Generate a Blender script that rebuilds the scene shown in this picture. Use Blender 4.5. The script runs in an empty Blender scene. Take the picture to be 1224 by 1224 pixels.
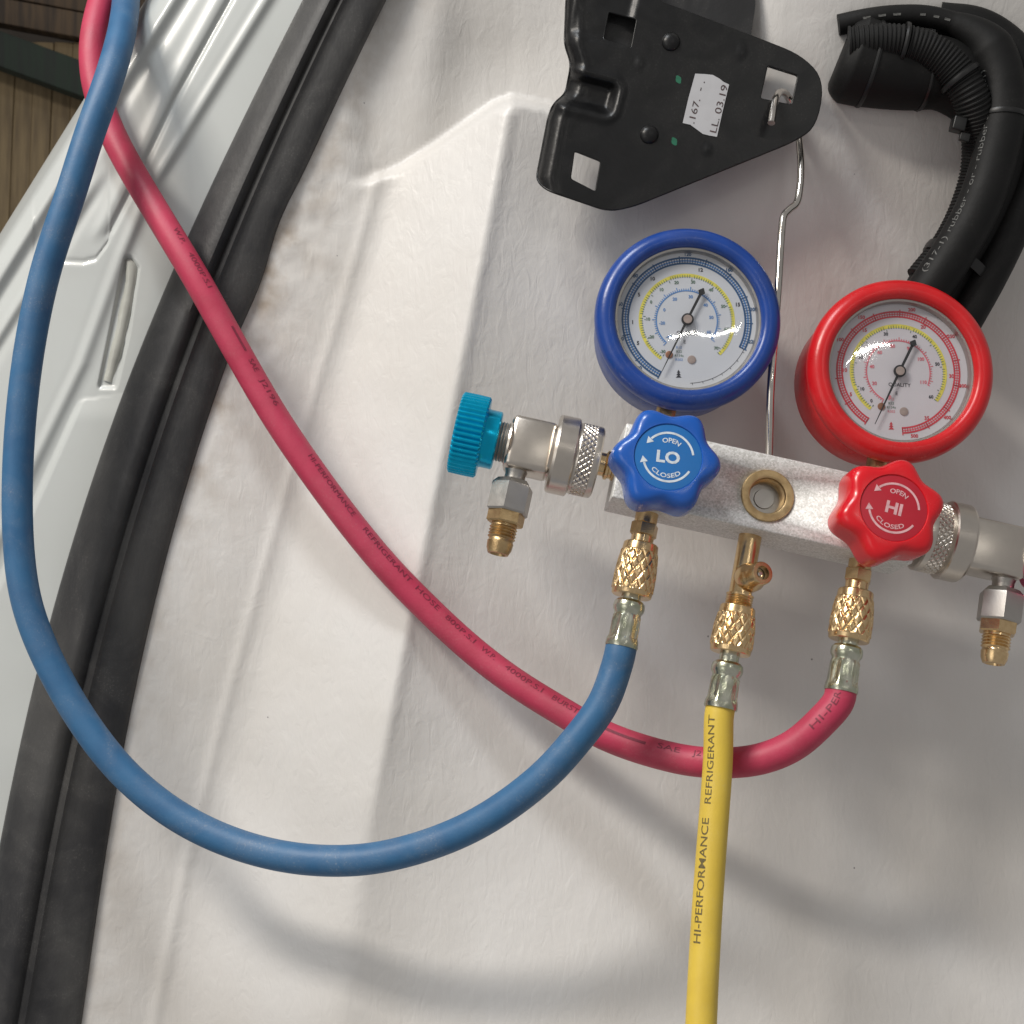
import bpy, bmesh, math, random
import numpy as np
from mathutils import Vector, Matrix
from mathutils.geometry import delaunay_2d_cdt
random.seed(7); np.random.seed(7)
R = math.radians
PI = math.pi
scene = bpy.context.scene
C = scene.collection

# ---------------------------------------------------------------- camera, world, lamps
S = 0.00035            # metres per design unit (about one photo pixel at the manifold)
D = 1442.0             # camera distance in design units
cam_data = bpy.data.cameras.new("camera")
cam = bpy.data.objects.new("camera", cam_data); C.objects.link(cam)
cam.location = (0, -D * S, 0); cam.rotation_euler = (R(90), 0, 0)
cam_data.sensor_width = 36; cam_data.sensor_fit = 'HORIZONTAL'
cam_data.lens = 36 * D / 1224.0
cam_data.clip_start = 0.01; cam_data.clip_end = 100
cam_data.dof.use_dof = True; cam_data.dof.focus_distance = (D - 20) * S; cam_data.dof.aperture_fstop = 26
scene.camera = cam

world = bpy.data.worlds.new("World"); scene.world = world; world.use_nodes = True
bg = world.node_tree.nodes["Background"]
bg.inputs[0].default_value = (0.98, 0.96, 0.95, 1); bg.inputs[1].default_value = 0.32

def lamp(name, loc, target, size, size_y, power, col, spread=180, roll=0):
    ld = bpy.data.lights.new(name, 'AREA'); ld.shape = 'RECTANGLE'; ld.size = size; ld.size_y = size_y
    ld.energy = power; ld.color = col; ld.spread = R(spread)
    o = bpy.data.objects.new(name, ld); C.objects.link(o); o.location = loc
    d = Vector(target) - Vector(loc)
    o.rotation_euler = (d.to_track_quat('-Z', 'Y').to_matrix() @ Matrix.Rotation(R(roll), 3, 'Z')).to_euler()
    return o
lamp("tube_lamp", (-0.74, -0.62, 0.88), (-0.08, 0, -0.46), 0.36, 0.12, 4.6, (1.0, 0.935, 0.85), 104, 20)
lamp("tube_lamp", (-0.34, -0.44, 1.05), (0.02, 0, -0.52), 0.40, 0.12, 2.1, (0.93, 0.965, 1.0), 100, -10)
lamp("left_fill_light", (-1.35, -1.45, 0.0), (-0.2, 0, -0.22), 1.0, 1.0, 0.9, (1.0, 0.97, 0.93), 80)  # soft fill lamp added at front left to brighten the left facet
lamp("tube_lamp", (0.58, -1.75, 0.74), (0.1, 0, 0.0), 0.44, 0.008, 0.24, (1.0, 0.97, 0.9), 100, 0)  # thin lamp added behind the camera to put glints on the gauge lenses

scene.view_settings.view_transform = 'Standard'; scene.view_settings.look = 'None'
scene.view_settings.exposure = 0.0; scene.view_settings.gamma = 1.0
scene.render.engine = 'CYCLES'
scene.cycles.max_bounces = 8; scene.cycles.transparent_max_bounces = 12

# ---------------------------------------------------------------- helpers
def P(px, py, d=0.0):
    k = (D - d) / D
    return Vector(((px - 612) * k, -d, (612 - py) * k))

def interp(x, pts):
    xs = [p[0] for p in pts]; ys = [p[1] for p in pts]
    if np.ndim(x) == 0:
        if x < xs[0]: return ys[0] + (x - xs[0]) * (ys[1] - ys[0]) / (xs[1] - xs[0])
        if x > xs[-1]: return ys[-1] + (x - xs[-1]) * (ys[-1] - ys[-2]) / (xs[-1] - xs[-2])
    return np.interp(x, xs, ys)
def sstep(t):
    t = np.clip(t, 0, 1); return t * t * (3 - 2 * t)

class MB:
    def __init__(s): s.v = []; s.f = []; s.m = []
    def add(s, verts, faces, m=0):
        o = len(s.v); s.v.extend(tuple(v) for v in verts)
        for f in faces: s.f.append(tuple(i + o for i in f)); s.m.append(m)
        return s

ORG = {}
def empty(name, loc, label=None, cat=None, group=None):
    o = bpy.data.objects.new(name, None); C.objects.link(o); o.location = Vector(loc) * S
    o.empty_display_size = 0.02
    ORG[o.name] = Vector(loc) * S; tag(o, label, cat, group); return o
def tag(o, label=None, cat=None, group=None, kind=None):
    if label: o['label'] = label
    if cat: o['category'] = cat
    if group: o['group'] = group
    if kind: o['kind'] = kind
    return o
def mk(name, mb, mats, parent=None, angle=35):
    if not isinstance(mats, (list, tuple)): mats = [mats]
    v = np.array(mb.v, dtype=float) * S
    c = (v.min(axis=0) + v.max(axis=0)) / 2
    me = bpy.data.meshes.new(name)
    me.from_pydata((v - c).tolist(), [], mb.f)
    for m in mats: me.materials.append(m)
    if len(mats) > 1: me.polygons.foreach_set('material_index', mb.m)
    me.validate(); me.update()
    if angle:
        me.shade_smooth(); me.set_sharp_from_angle(angle=R(angle))
    o = bpy.data.objects.new(name, me); C.objects.link(o)
    ORG[o.name] = Vector(c)
    if parent: o.parent = parent; o.location = Vector(c) - ORG[parent.name]
    else: o.location = Vector(c)
    return o
def fixn(mb):
    me = bpy.data.meshes.new("t"); me.from_pydata([list(v) for v in mb.v], [], mb.f)
    bm = bmesh.new(); bm.from_mesh(me); bmesh.ops.recalc_face_normals(bm, faces=bm.faces)
    mb.f = [tuple(v.index for v in f.verts) for f in bm.faces]; bm.free(); bpy.data.meshes.remove(me); return mb

def frame(axis, ref=None):
    a = Vector(axis).normalized()
    ref = Vector(ref) if ref is not None else (Vector((0, -1, 0)) if abs(a.y) < 0.9 else Vector((0, 0, 1)))
    u = (ref - a * ref.dot(a)).normalized(); w = a.cross(u)
    return a, u, w
def lathe(mb, prof, org, axis, n=48, ref=None, rf=None, cap0=True, cap1=True, phase=0.0, m=0):
    """prof: (s, r) pairs along the axis"""
    a, u, w = frame(axis, ref); org = Vector(org); vs = []; fs = []
    for i, (s, r) in enumerate(prof):
        for j in range(n):
            t = 2 * PI * j / n + phase
            rr = r if rf is None else rf(s, t, r, i)
            vs.append(org + a * s + u * (rr * math.cos(t)) + w * (rr * math.sin(t)))
    for i in range(len(prof) - 1):
        for j in range(n):
            k = (j + 1) % n
            fs.append((i * n + j, i * n + k, (i + 1) * n + k, (i + 1) * n + j))
    if cap0: fs.append(tuple(range(n))[::-1])
    if cap1: fs.append(tuple((len(prof) - 1) * n + j for j in range(n)))
    return mb.add(vs, fs, m)
def box(mb, org, ax, ay, az, x0, x1, y0, y1, z0, z1, bev=0, m=0):
    bm = bmesh.new()
    cs = [bm.verts.new((x, y, z)) for x in (x0, x1) for y in (y0, y1) for z in (z0, z1)]
    for f in ((0, 1, 3, 2), (4, 6, 7, 5), (0, 4, 5, 1), (2, 3, 7, 6), (0, 2, 6, 4), (1, 5, 7, 3)):
        bm.faces.new([cs[i] for i in f])
    if bev: bmesh.ops.bevel(bm, geom=bm.edges[:], offset=bev, segments=3, affect='EDGES', profile=0.5)
    bmesh.ops.recalc_face_normals(bm, faces=bm.faces)
    bm.verts.index_update(); org = Vector(org)
    mb.add([org + Vector(ax) * v.co.x + Vector(ay) * v.co.y + Vector(az) * v.co.z for v in bm.verts],
           [tuple(v.index for v in f.verts) for f in bm.faces], m)
    bm.free(); return mb
def catmull(pts, per=14, sm=3):
    pts = [Vector(p) for p in pts]; P0 = [pts[0] * 2 - pts[1]] + pts + [pts[-1] * 2 - pts[-2]]
    out = []
    for i in range(1, len(P0) - 2):
        p0, p1, p2, p3 = P0[i - 1:i + 3]
        d1 = max((p1 - p0).length, 1e-6) ** .5; d2 = max((p2 - p1).length, 1e-6) ** .5; d3 = max((p3 - p2).length, 1e-6) ** .5
        t0 = 0; t1 = d1; t2 = t1 + d2; t3 = t2 + d3
        for k in range(per):
            t = t1 + (t2 - t1) * k / per
            A1 = p0 * ((t1 - t) / (t1 - t0)) + p1 * ((t - t0) / (t1 - t0))
            A2 = p1 * ((t2 - t) / (t2 - t1)) + p2 * ((t - t1) / (t2 - t1))
            A3 = p2 * ((t3 - t) / (t3 - t2)) + p3 * ((t - t2) / (t3 - t2))
            B1 = A1 * ((t2 - t) / (t2 - t0)) + A2 * ((t - t0) / (t2 - t0))
            B2 = A2 * ((t3 - t) / (t3 - t1)) + A3 * ((t - t1) / (t3 - t1))
            out.append(B1 * ((t2 - t) / (t2 - t1)) + B2 * ((t - t1) / (t2 - t1)))
    out.append(pts[-1])
    for _ in range(sm):
        out = [out[0]] + [(out[i - 1] + out[i] * 2 + out[i + 1]) / 4 for i in range(1, len(out) - 1)] + [out[-1]]
    return out
def tube(mb, path, r, n=24, rf=None, caps=True, m=0, closed=False):
    """parallel-transport tube; r number or rf(s, theta)"""
    vs = []; fs = []; N = len(path); u = None; s = 0
    for i, p in enumerate(path):
        if closed: t = path[(i + 1) % N] - path[i - 1]
        else: t = path[min(i + 1, N - 1)] - path[max(i - 1, 0)]
        t = t.normalized()
        if u is None:
            u = Vector((0, -1, 0)) if abs(t.y) < .9 else Vector((0, 0, 1))
        u = (u - t * u.dot(t)).normalized(); w = t.cross(u)
        if i: s += (p - path[i - 1]).length
        for j in range(n):
            a = 2 * PI * j / n; rr = rf(s, a) if rf else r
            vs.append(p + u * (rr * math.cos(a)) + w * (rr * math.sin(a)))
    for i in range(N if closed else N - 1):
        i2 = (i + 1) % N
        for j in range(n):
            k = (j + 1) % n
            fs.append((i * n + j, i * n + k, i2 * n + k, i2 * n + j))
    if caps and not closed:
        fs.append(tuple(range(n))[::-1]); fs.append(tuple((N - 1) * n + j for j in range(n)))
    return mb.add(vs, fs, m)

_tc = {}
def text2d(s, size=10, bold=0.0, align='CENTER', fine=False):
    key = (s, bold, fine)
    if key not in _tc:
        cu = bpy.data.curves.new("txt", 'FONT'); cu.body = s; cu.size = 1; cu.resolution_u = 3
        cu.offset = bold; cu.fill_mode = 'FRONT'
        ob = bpy.data.objects.new("txt", cu); C.objects.link(ob)
        bpy.context.view_layer.update()
        me = ob.to_mesh(); bm = bmesh.new(); bm.from_mesh(me)
        for _ in range(2 if fine else 0):
            le = [e for e in bm.edges if e.calc_length() > 0.22]
            if le: bmesh.ops.subdivide_edges(bm, edges=le, cuts=1)
            bmesh.ops.triangulate(bm, faces=bm.faces[:])
        bm.verts.index_update(); v = [(p.co.x, p.co.y) for p in bm.verts]; f = [tuple(q.index for q in p.verts) for p in bm.faces]; bm.free()
        ob.to_mesh_clear(); bpy.data.objects.remove(ob); bpy.data.curves.remove(cu)
        _tc[key] = (v, f)
    v, f = _tc[key]
    if not v: return [], []
    xs = [p[0] for p in v]; x0, x1 = min(xs), max(xs)
    off = (x0 + x1) / 2 if align == 'CENTER' else x0
    return [((x - off) * size, (y - 0.35) * size) for x, y in v], f

# ---------------------------------------------------------------- materials
def nodes(name):
    m = bpy.data.materials.new(name); m.use_nodes = True
    nt = m.node_tree; return m, nt, nt.nodes["Principled BSDF"]
def mat(name, col, rough=0.5, metal=0.0, var=0.08, vscale=60, bump=0.0, bscale=400, coat=0.0, rvar=0.1, col2=None, spec=0.5, stretch=None, detail=4, dust=0.0):
    m, nt, b = nodes(name); N = nt.nodes; Lk = nt.links
    b.inputs['Metallic'].default_value = metal; b.inputs['Coat Weight'].default_value = coat
    b.inputs['Coat Roughness'].default_value = 0.08; b.inputs['Specular IOR Level'].default_value = spec
    tc = N.new('ShaderNodeTexCoord'); mp = N.new('ShaderNodeMapping')
    Lk.new(tc.outputs['Object'], mp.inputs['Vector'])
    if stretch: mp.inputs['Scale'].default_value = stretch
    nz = N.new('ShaderNodeTexNoise'); nz.inputs['Scale'].default_value = vscale; nz.inputs['Detail'].default_value = detail
    Lk.new(mp.outputs[0], nz.inputs['Vector'])
    cr = N.new('ShaderNodeValToRGB'); Lk.new(nz.outputs['Fac'], cr.inputs['Fac'])
    c2 = col2 or tuple(max(0, c * (1 - var * 2.5)) for c in col)
    cr.color_ramp.elements[0].position = 0.35; cr.color_ramp.elements[0].color = (*c2, 1)
    cr.color_ramp.elements[1].position = 0.6; cr.color_ramp.elements[1].color = (*col, 1)
    if dust:
        d1 = N.new('ShaderNodeTexNoise'); d1.inputs['Scale'].default_value = 1100; d1.inputs['Detail'].default_value = 2
        d2 = N.new('ShaderNodeTexNoise'); d2.inputs['Scale'].default_value = 38; d2.inputs['Detail'].default_value = 5; d2.inputs['Distortion'].default_value = 1.5
        for d_ in (d1, d2): Lk.new(tc.outputs['Object'], d_.inputs['Vector'])
        e1 = N.new('ShaderNodeMapRange'); e1.inputs['From Min'].default_value = .56; e1.inputs['From Max'].default_value = .70; Lk.new(d1.outputs['Fac'], e1.inputs['Value'])
        e2 = N.new('ShaderNodeMapRange'); e2.inputs['From Min'].default_value = .42; e2.inputs['From Max'].default_value = .66; Lk.new(d2.outputs['Fac'], e2.inputs['Value'])
        a1_ = N.new('ShaderNodeMath'); a1_.operation = 'MULTIPLY_ADD'; a1_.inputs[1].default_value = 0.7; a1_.inputs[2].default_value = 0.3; Lk.new(e1.outputs[0], a1_.inputs[0])
        a2_ = N.new('ShaderNodeMath'); a2_.operation = 'MULTIPLY'; Lk.new(a1_.outputs[0], a2_.inputs[0]); Lk.new(e2.outputs[0], a2_.inputs[1])
        a3_ = N.new('ShaderNodeMath'); a3_.operation = 'MULTIPLY'; a3_.inputs[1].default_value = dust; Lk.new(a2_.outputs[0], a3_.inputs[0])
        mxd = N.new('ShaderNodeMix'); mxd.data_type = 'RGBA'; Lk.new(a3_.outputs[0], mxd.inputs[0]); Lk.new(cr.outputs[0], mxd.inputs[6]); mxd.inputs[7].default_value = (0.42, 0.40, 0.37, 1)
        Lk.new(mxd.outputs[2], b.inputs['Base Color'])
    else: Lk.new(cr.outputs[0], b.inputs['Base Color'])
    mr = N.new('ShaderNodeMapRange'); mr.inputs['To Min'].default_value = max(0.02, rough - rvar); mr.inputs['To Max'].default_value = rough + rvar
    Lk.new(nz.outputs['Fac'], mr.inputs['Value']); Lk.new(mr.outputs[0], b.inputs['Roughness'])
    if bump:
        n2 = N.new('ShaderNodeTexNoise'); n2.inputs['Scale'].default_value = bscale; n2.inputs['Detail'].default_value = 5
        Lk.new(mp.outputs[0], n2.inputs['Vector'])
        bp = N.new('ShaderNodeBump'); bp.inputs['Strength'].default_value = bump; bp.inputs['Distance'].default_value = 0.0006
        Lk.new(n2.outputs['Fac'], bp.inputs['Height']); Lk.new(bp.outputs[0], b.inputs['Normal'])
    return m

M = {}
M['hose_blue'] = mat('blue hose rubber', (0.026, 0.115, 0.245), 0.52, var=0.05, vscale=90, bump=0.12, bscale=900, col2=(0.023, 0.10, 0.22), dust=0.22)
M['hose_red'] = mat('red hose rubber', (0.45, 0.032, 0.080), 0.52, var=0.05, vscale=90, bump=0.12, bscale=900, col2=(0.40, 0.028, 0.068), dust=0.1)
M['hose_yellow'] = mat('yellow hose rubber', (0.66, 0.47, 0.055), 0.5, var=0.05, vscale=60, bump=0.10, bscale=900, col2=(0.60, 0.42, 0.05), dust=0.12)
M['ink'] = mat('faded black ink', (0.035, 0.03, 0.03), 0.6, vscale=1500, col2=(0.10, 0.05, 0.05))
M['ink_red'] = mat('black ink on red', (0.15, 0.015, 0.035), 0.6, vscale=1500, col2=(0.22, 0.015, 0.04))
M['ink_yellow'] = mat('black ink on yellow', (0.09, 0.07, 0.03), 0.6, vscale=1500, col2=(0.18, 0.13, 0.03))
M['brass'] = mat('brass', (0.74, 0.54, 0.30), 0.25, 1.0, var=0.1, vscale=500, bump=0.04, bscale=1500, col2=(0.66, 0.47, 0.25), rvar=.05)
M['brass_dull'] = mat('dull brass', (0.58, 0.42, 0.22), 0.38, 1.0, var=0.1, vscale=250, bump=0.2, bscale=1500, col2=(0.44, 0.30, 0.15), dust=0.1)
M['nickel'] = mat('satin nickel', (0.60, 0.55, 0.49), 0.30, 1.0, var=0.012, vscale=300, bump=0.05, bscale=1800, rvar=.03)
M['nickel_dull'] = mat('dull grey nickel', (0.46, 0.44, 0.41), 0.42, 1.0, var=0.015, vscale=300, bump=0.08, bscale=1500)
M['ferrule'] = mat('zinc plated ferrule', (0.60, 0.60, 0.50), 0.24, 1.0, var=0.08, vscale=220, bump=0.15, bscale=900, col2=(0.44, 0.46, 0.34))
M['steel'] = mat('bright steel rod', (0.66, 0.62, 0.57), 0.16, 1.0, var=0.06, vscale=160, rvar=0.06)
M['cyan'] = mat('turquoise anodised aluminium', (0.0, 0.42, 0.68), 0.24, 0.75, var=0.03, vscale=300, bump=0.03, bscale=1500)
M['magenta'] = mat('red anodised aluminium', (0.45, 0.01, 0.10), 0.27, 0.85, var=0.08, vscale=300)
M['boot_blue'] = mat('blue rubber boot', (0.007, 0.050, 0.27), 0.30, var=0.06, vscale=70, bump=0.06, bscale=700, rvar=0.08, dust=0.1)
M['boot_red'] = mat('red rubber boot', (0.60, 0.010, 0.014), 0.30, var=0.06, vscale=70, bump=0.06, bscale=700, rvar=0.08, dust=0.07)
M['knob_blue'] = mat('blue glossy plastic', (0.006, 0.09, 0.42), 0.26, var=0.04, vscale=70, coat=0.1, rvar=0.05, dust=0.07)
M['knob_red'] = mat('red glossy plastic', (0.66, 0.006, 0.014), 0.26, var=0.04, vscale=70, coat=0.1, rvar=0.05, dust=0.05)
M['label_blue'] = mat('blue knob label', (0.010, 0.14, 0.42), 0.38, var=0.03, vscale=70)
M['label_red'] = mat('dark red knob label', (0.44, 0.012, 0.028), 0.38, var=0.03, vscale=70)
M['white_print'] = mat('pale print', (0.62, 0.68, 0.74), 0.5, vscale=500)
M['pink_print'] = mat('pale pink print', (0.72, 0.40, 0.42), 0.5, vscale=500)
M['dial'] = mat('white dial', (0.59, 0.60, 0.63), 0.45, var=0.02, vscale=40)
M['dial_red'] = mat('pinkish white dial', (0.61, 0.575, 0.595), 0.45, var=0.02, vscale=40)
M['p_navy'] = mat('navy print', (0.02, 0.09, 0.22), 0.5, vscale=300)
M['p_blue'] = mat('blue print', (0.10, 0.25, 0.55), 0.5, vscale=300)
M['p_cyan'] = mat('light blue print', (0.20, 0.45, 0.62), 0.5, vscale=300)
M['p_red'] = mat('red print', (0.62, 0.05, 0.07), 0.5, vscale=300)
M['p_pink'] = mat('rose print', (0.72, 0.16, 0.20), 0.5, vscale=300)
M['p_yellow'] = mat('yellow print', (0.75, 0.66, 0.10), 0.5, vscale=300)
M['p_green'] = mat('dark green print', (0.10, 0.18, 0.12), 0.5, vscale=300)
M['p_black'] = mat('black print', (0.03, 0.03, 0.04), 0.5, vscale=300)
M['needle'] = mat('black needle', (0.012, 0.012, 0.014), 0.35, vscale=300)
M['tan'] = mat('tan hub', (0.42, 0.33, 0.29), 0.4, 0.3, vscale=300)
M['copper'] = mat('copper screw', (0.36, 0.17, 0.10), 0.4, 0.6, vscale=300)
M['dark'] = mat('dark recess', (0.03, 0.03, 0.03), 0.5, vscale=300)
M['bracket'] = mat('black painted steel', (0.0065, 0.0067, 0.0072), 0.34, spec=0.32, var=0.1, vscale=120, bump=0.10, bscale=500, rvar=0.08, dust=0.045)
M['bracket_dull'] = mat('dull black steel', (0.014, 0.014, 0.015), 0.5, var=0.1, vscale=60, bump=0.15, dust=0.12)
M['sticker'] = mat('white paper sticker', (0.46, 0.46, 0.475), 0.6, var=0.02, vscale=200)
M['green'] = mat('green paint mark', (0.012, 0.13, 0.07), 0.5, vscale=300)
M['loom'] = mat('black plastic sleeve', (0.0045, 0.0045, 0.0045), 0.62, spec=0.3, var=0.15, vscale=50, bump=0.2, bscale=300, dust=0.03)
M['conduit'] = mat('black corrugated conduit', (0.008, 0.008, 0.008), 0.6, spec=0.3, var=0.1, vscale=50)
M['tie'] = mat('black cable tie', (0.007, 0.007, 0.007), 0.4, vscale=50)
M['grey_print'] = mat('grey print on rubber', (0.16, 0.16, 0.15), 0.6, vscale=1200, col2=(0.04, 0.04, 0.04))
M['seal'] = mat('black rubber seal', (0.045, 0.044, 0.043), 0.55, spec=0.5, var=0.15, vscale=25, bump=0.25, bscale=700, col2=(0.014, 0.014, 0.016), stretch=(1, 1, 0.5), dust=0.1)
M['gloss_white'] = mat('glossy pale grey car paint', (0.50, 0.52, 0.505), 0.36, var=0.02, vscale=12, coat=0.3, rvar=0.04, bump=0.02, bscale=120, dust=0.15)
M['sealant'] = mat('painted seam sealant', (0.46, 0.465, 0.42), 0.32, var=0.08, vscale=60, coat=0.5, bump=0.4, bscale=120)
M['concrete'] = mat('dusty concrete floor', (0.085, 0.07, 0.055), 0.8, var=0.2, vscale=6, bump=0.4, bscale=60)
def wood(name, c1, c2):
    return mat(name, c1, 0.75, var=0.2, vscale=26, bump=0.5, bscale=60, col2=c2, stretch=(6, 1, 0.55), detail=8)
M['wood'] = wood('weathered pallet wood', (0.21, 0.155, 0.082), (0.12, 0.085, 0.044))
M['wood_dark'] = wood('dark rough wood', (0.10, 0.066, 0.038), (0.035, 0.024, 0.016))
M['wood_green'] = wood('dark green painted beam', (0.011, 0.023, 0.014), (0.005, 0.010, 0.007))

def glass_mat():
    m = bpy.data.materials.new('clear plastic lens'); m.use_nodes = True; nt = m.node_tree; N = nt.nodes; N.clear()
    out = N.new('ShaderNodeOutputMaterial'); tr = N.new('ShaderNodeBsdfTransparent'); gl = N.new('ShaderNodeBsdfGlossy')
    tr.inputs[0].default_value = (0.93, 0.94, 0.95, 1); gl.inputs['Roughness'].default_value = 0.04
    fr = N.new('ShaderNodeLayerWeight'); fr.inputs[0].default_value = 0.5
    pw = N.new('ShaderNodeMath'); pw.operation = 'POWER'; pw.inputs[1].default_value = 5; nt.links.new(fr.outputs['Facing'], pw.inputs[0])
    ma = N.new('ShaderNodeMath'); ma.operation = 'MULTIPLY_ADD'; ma.inputs[1].default_value = 0.9; ma.inputs[2].default_value = 0.05; nt.links.new(pw.outputs[0], ma.inputs[0])
    nz = N.new('ShaderNodeTexNoise'); nz.inputs['Scale'].default_value = 40; nz.inputs['Detail'].default_value = 1
    bp = N.new('ShaderNodeBump'); bp.inputs['Strength'].default_value = 0.4; bp.inputs['Distance'].default_value = 0.0006
    tc = N.new('ShaderNodeTexCoord'); nt.links.new(tc.outputs['Object'], nz.inputs['Vector'])
    nt.links.new(nz.outputs['Fac'], bp.inputs['Height']); nt.links.new(bp.outputs[0], gl.inputs['Normal']); nt.links.new(bp.outputs[0], fr.inputs['Normal'])
    mx = N.new('ShaderNodeMixShader'); nt.links.new(ma.outputs[0], mx.inputs[0]); nt.links.new(tr.outputs[0], mx.inputs[1]); nt.links.new(gl.outputs[0], mx.inputs[2])
    nt.links.new(mx.outputs[0], out.inputs[0]); return m
M['glass'] = glass_mat()

def alu_mat():
    m, nt, b = nodes('sandblasted aluminium'); N = nt.nodes; Lk = nt.links
    b.inputs['Metallic'].default_value = 1
    tc = N.new('ShaderNodeTexCoord'); v = N.new('ShaderNodeTexVoronoi'); v.inputs['Scale'].default_value = 1500
    Lk.new(tc.outputs['Object'], v.inputs['Vector'])
    cr = N.new('ShaderNodeValToRGB'); cr.color_ramp.elements[0].color = (0.56, 0.55, 0.52, 1); cr.color_ramp.elements[1].color = (0.80, 0.79, 0.77, 1)
    sp = N.new('ShaderNodeSeparateColor'); Lk.new(v.outputs['Color'], sp.inputs[0]); Lk.new(sp.outputs[0], cr.inputs[0]); Lk.new(cr.outputs[0], b.inputs['Base Color'])
    nz = N.new('ShaderNodeTexNoise'); nz.inputs['Scale'].default_value = 1600; nz.inputs['Detail'].default_value = 3
    Lk.new(tc.outputs['Object'], nz.inputs['Vector'])
    bp = N.new('ShaderNodeBump'); bp.inputs['Strength'].default_value = 0.32; bp.inputs['Distance'].default_value = 0.0003
    Lk.new(nz.outputs['Fac'], bp.inputs['Height']); Lk.new(bp.outputs[0], b.inputs['Normal'])
    b.inputs['Roughness'].default_value = 0.68; b.inputs['Metallic'].default_value = 0.6; return m
M['alu'] = alu_mat()

def panel_mat():
    m, nt, b = nodes('brushed white paint'); N = nt.nodes; Lk = nt.links
    tc = N.new('ShaderNodeTexCoord')
    # broad tint and grime
    n1 = N.new('ShaderNodeTexNoise'); n1.inputs['Scale'].default_value = 9; n1.inputs['Detail'].default_value = 6
    Lk.new(tc.outputs['Object'], n1.inputs['Vector'])
    cr = N.new('ShaderNodeValToRGB'); Lk.new(n1.outputs['Fac'], cr.inputs[0])
    cr.color_ramp.elements[0].position = .3; cr.color_ramp.elements[0].color = (0.60, 0.575, 0.54, 1)
    cr.color_ramp.elements[1].position = .65; cr.color_ramp.elements[1].color = (0.675, 0.66, 0.64, 1)
    # brownish dirt held in a vertex attribute (stain along the seal)
    at = N.new('ShaderNodeAttribute'); at.attribute_name = 'stain'
    n2 = N.new('ShaderNodeTexNoise'); n2.inputs['Scale'].default_value = 70; n2.inputs['Detail'].default_value = 7
    Lk.new(tc.outputs['Object'], n2.inputs['Vector'])
    mr = N.new('ShaderNodeMapRange'); mr.inputs['From Min'].default_value = .42; mr.inputs['From Max'].default_value = .68
    Lk.new(n2.outputs['Fac'], mr.inputs['Value'])
    mu = N.new('ShaderNodeMath'); mu.operation = 'MULTIPLY'; Lk.new(mr.outputs[0], mu.inputs[0]); Lk.new(at.outputs['Fac'], mu.inputs[1])
    mx = N.new('ShaderNodeMix'); mx.data_type = 'RGBA'; Lk.new(mu.outputs[0], mx.inputs[0]); Lk.new(cr.outputs[0], mx.inputs[6]); mx.inputs[7].default_value = (0.36, 0.30, 0.24, 1)
    # specks
    vo = N.new('ShaderNodeTexVoronoi'); vo.inputs['Scale'].default_value = 62; vo.inputs['Randomness'].default_value = 1
    Lk.new(tc.outputs['Object'], vo.inputs['Vector'])
    sp = N.new('ShaderNodeSeparateColor'); Lk.new(vo.outputs['Color'], sp.inputs[0])
    th = N.new('ShaderNodeMath'); th.operation = 'GREATER_THAN'; th.inputs[1].default_value = 0.72; Lk.new(sp.outputs[0], th.inputs[0])
    ds = N.new('ShaderNodeMath'); ds.operation = 'LESS_THAN'; ds.inputs[1].default_value = 0.027; Lk.new(vo.outputs['Distance'], ds.inputs[0])
    mm = N.new('ShaderNodeMath'); mm.operation = 'MULTIPLY'; Lk.new(th.outputs[0], mm.inputs[0]); Lk.new(ds.outputs[0], mm.inputs[1])
    mx2 = N.new('ShaderNodeMix'); mx2.data_type = 'RGBA'; Lk.new(mm.outputs[0], mx2.inputs[0]); Lk.new(mx.outputs[2], mx2.inputs[6]); mx2.inputs[7].default_value = (0.22, 0.21, 0.21, 1)
    Lk.new(mx2.outputs[2], b.inputs['Base Color'])
    b.inputs['Roughness'].default_value = 0.42
    # brush strokes
    mp = N.new('ShaderNodeMapping'); mp.inputs['Scale'].default_value = (1.0, 1, 0.42); mp.inputs['Rotation'].default_value = (0, R(12), 0)
    Lk.new(tc.outputs['Object'], mp.inputs['Vector'])
    n3 = N.new('ShaderNodeTexNoise'); n3.inputs['Scale'].default_value = 190; n3.inputs['Detail'].default_value = 4; n3.inputs['Distortion'].default_value = 1.2
    Lk.new(mp.outputs[0], n3.inputs['Vector'])
    n4 = N.new('ShaderNodeTexNoise'); n4.inputs['Scale'].default_value = 60; n4.inputs['Detail'].default_value = 3; n4.inputs['Distortion'].default_value = 2.5
    Lk.new(tc.outputs['Object'], n4.inputs['Vector'])
    ad = N.new('ShaderNodeMath'); ad.operation = 'MULTIPLY_ADD'; ad.inputs[1].default_value = 0.45
    Lk.new(n4.outputs['Fac'], ad.inputs[0]); Lk.new(n3.outputs['Fac'], ad.inputs[2])
    bp = N.new('ShaderNodeBump'); bp.inputs['Strength'].default_value = 0.38; bp.inputs['Distance'].default_value = 0.0008
    Lk.new(ad.outputs[0], bp.inputs['Height']); Lk.new(bp.outputs[0], b.inputs['Normal'])
    return m
M['panel'] = panel_mat()

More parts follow.
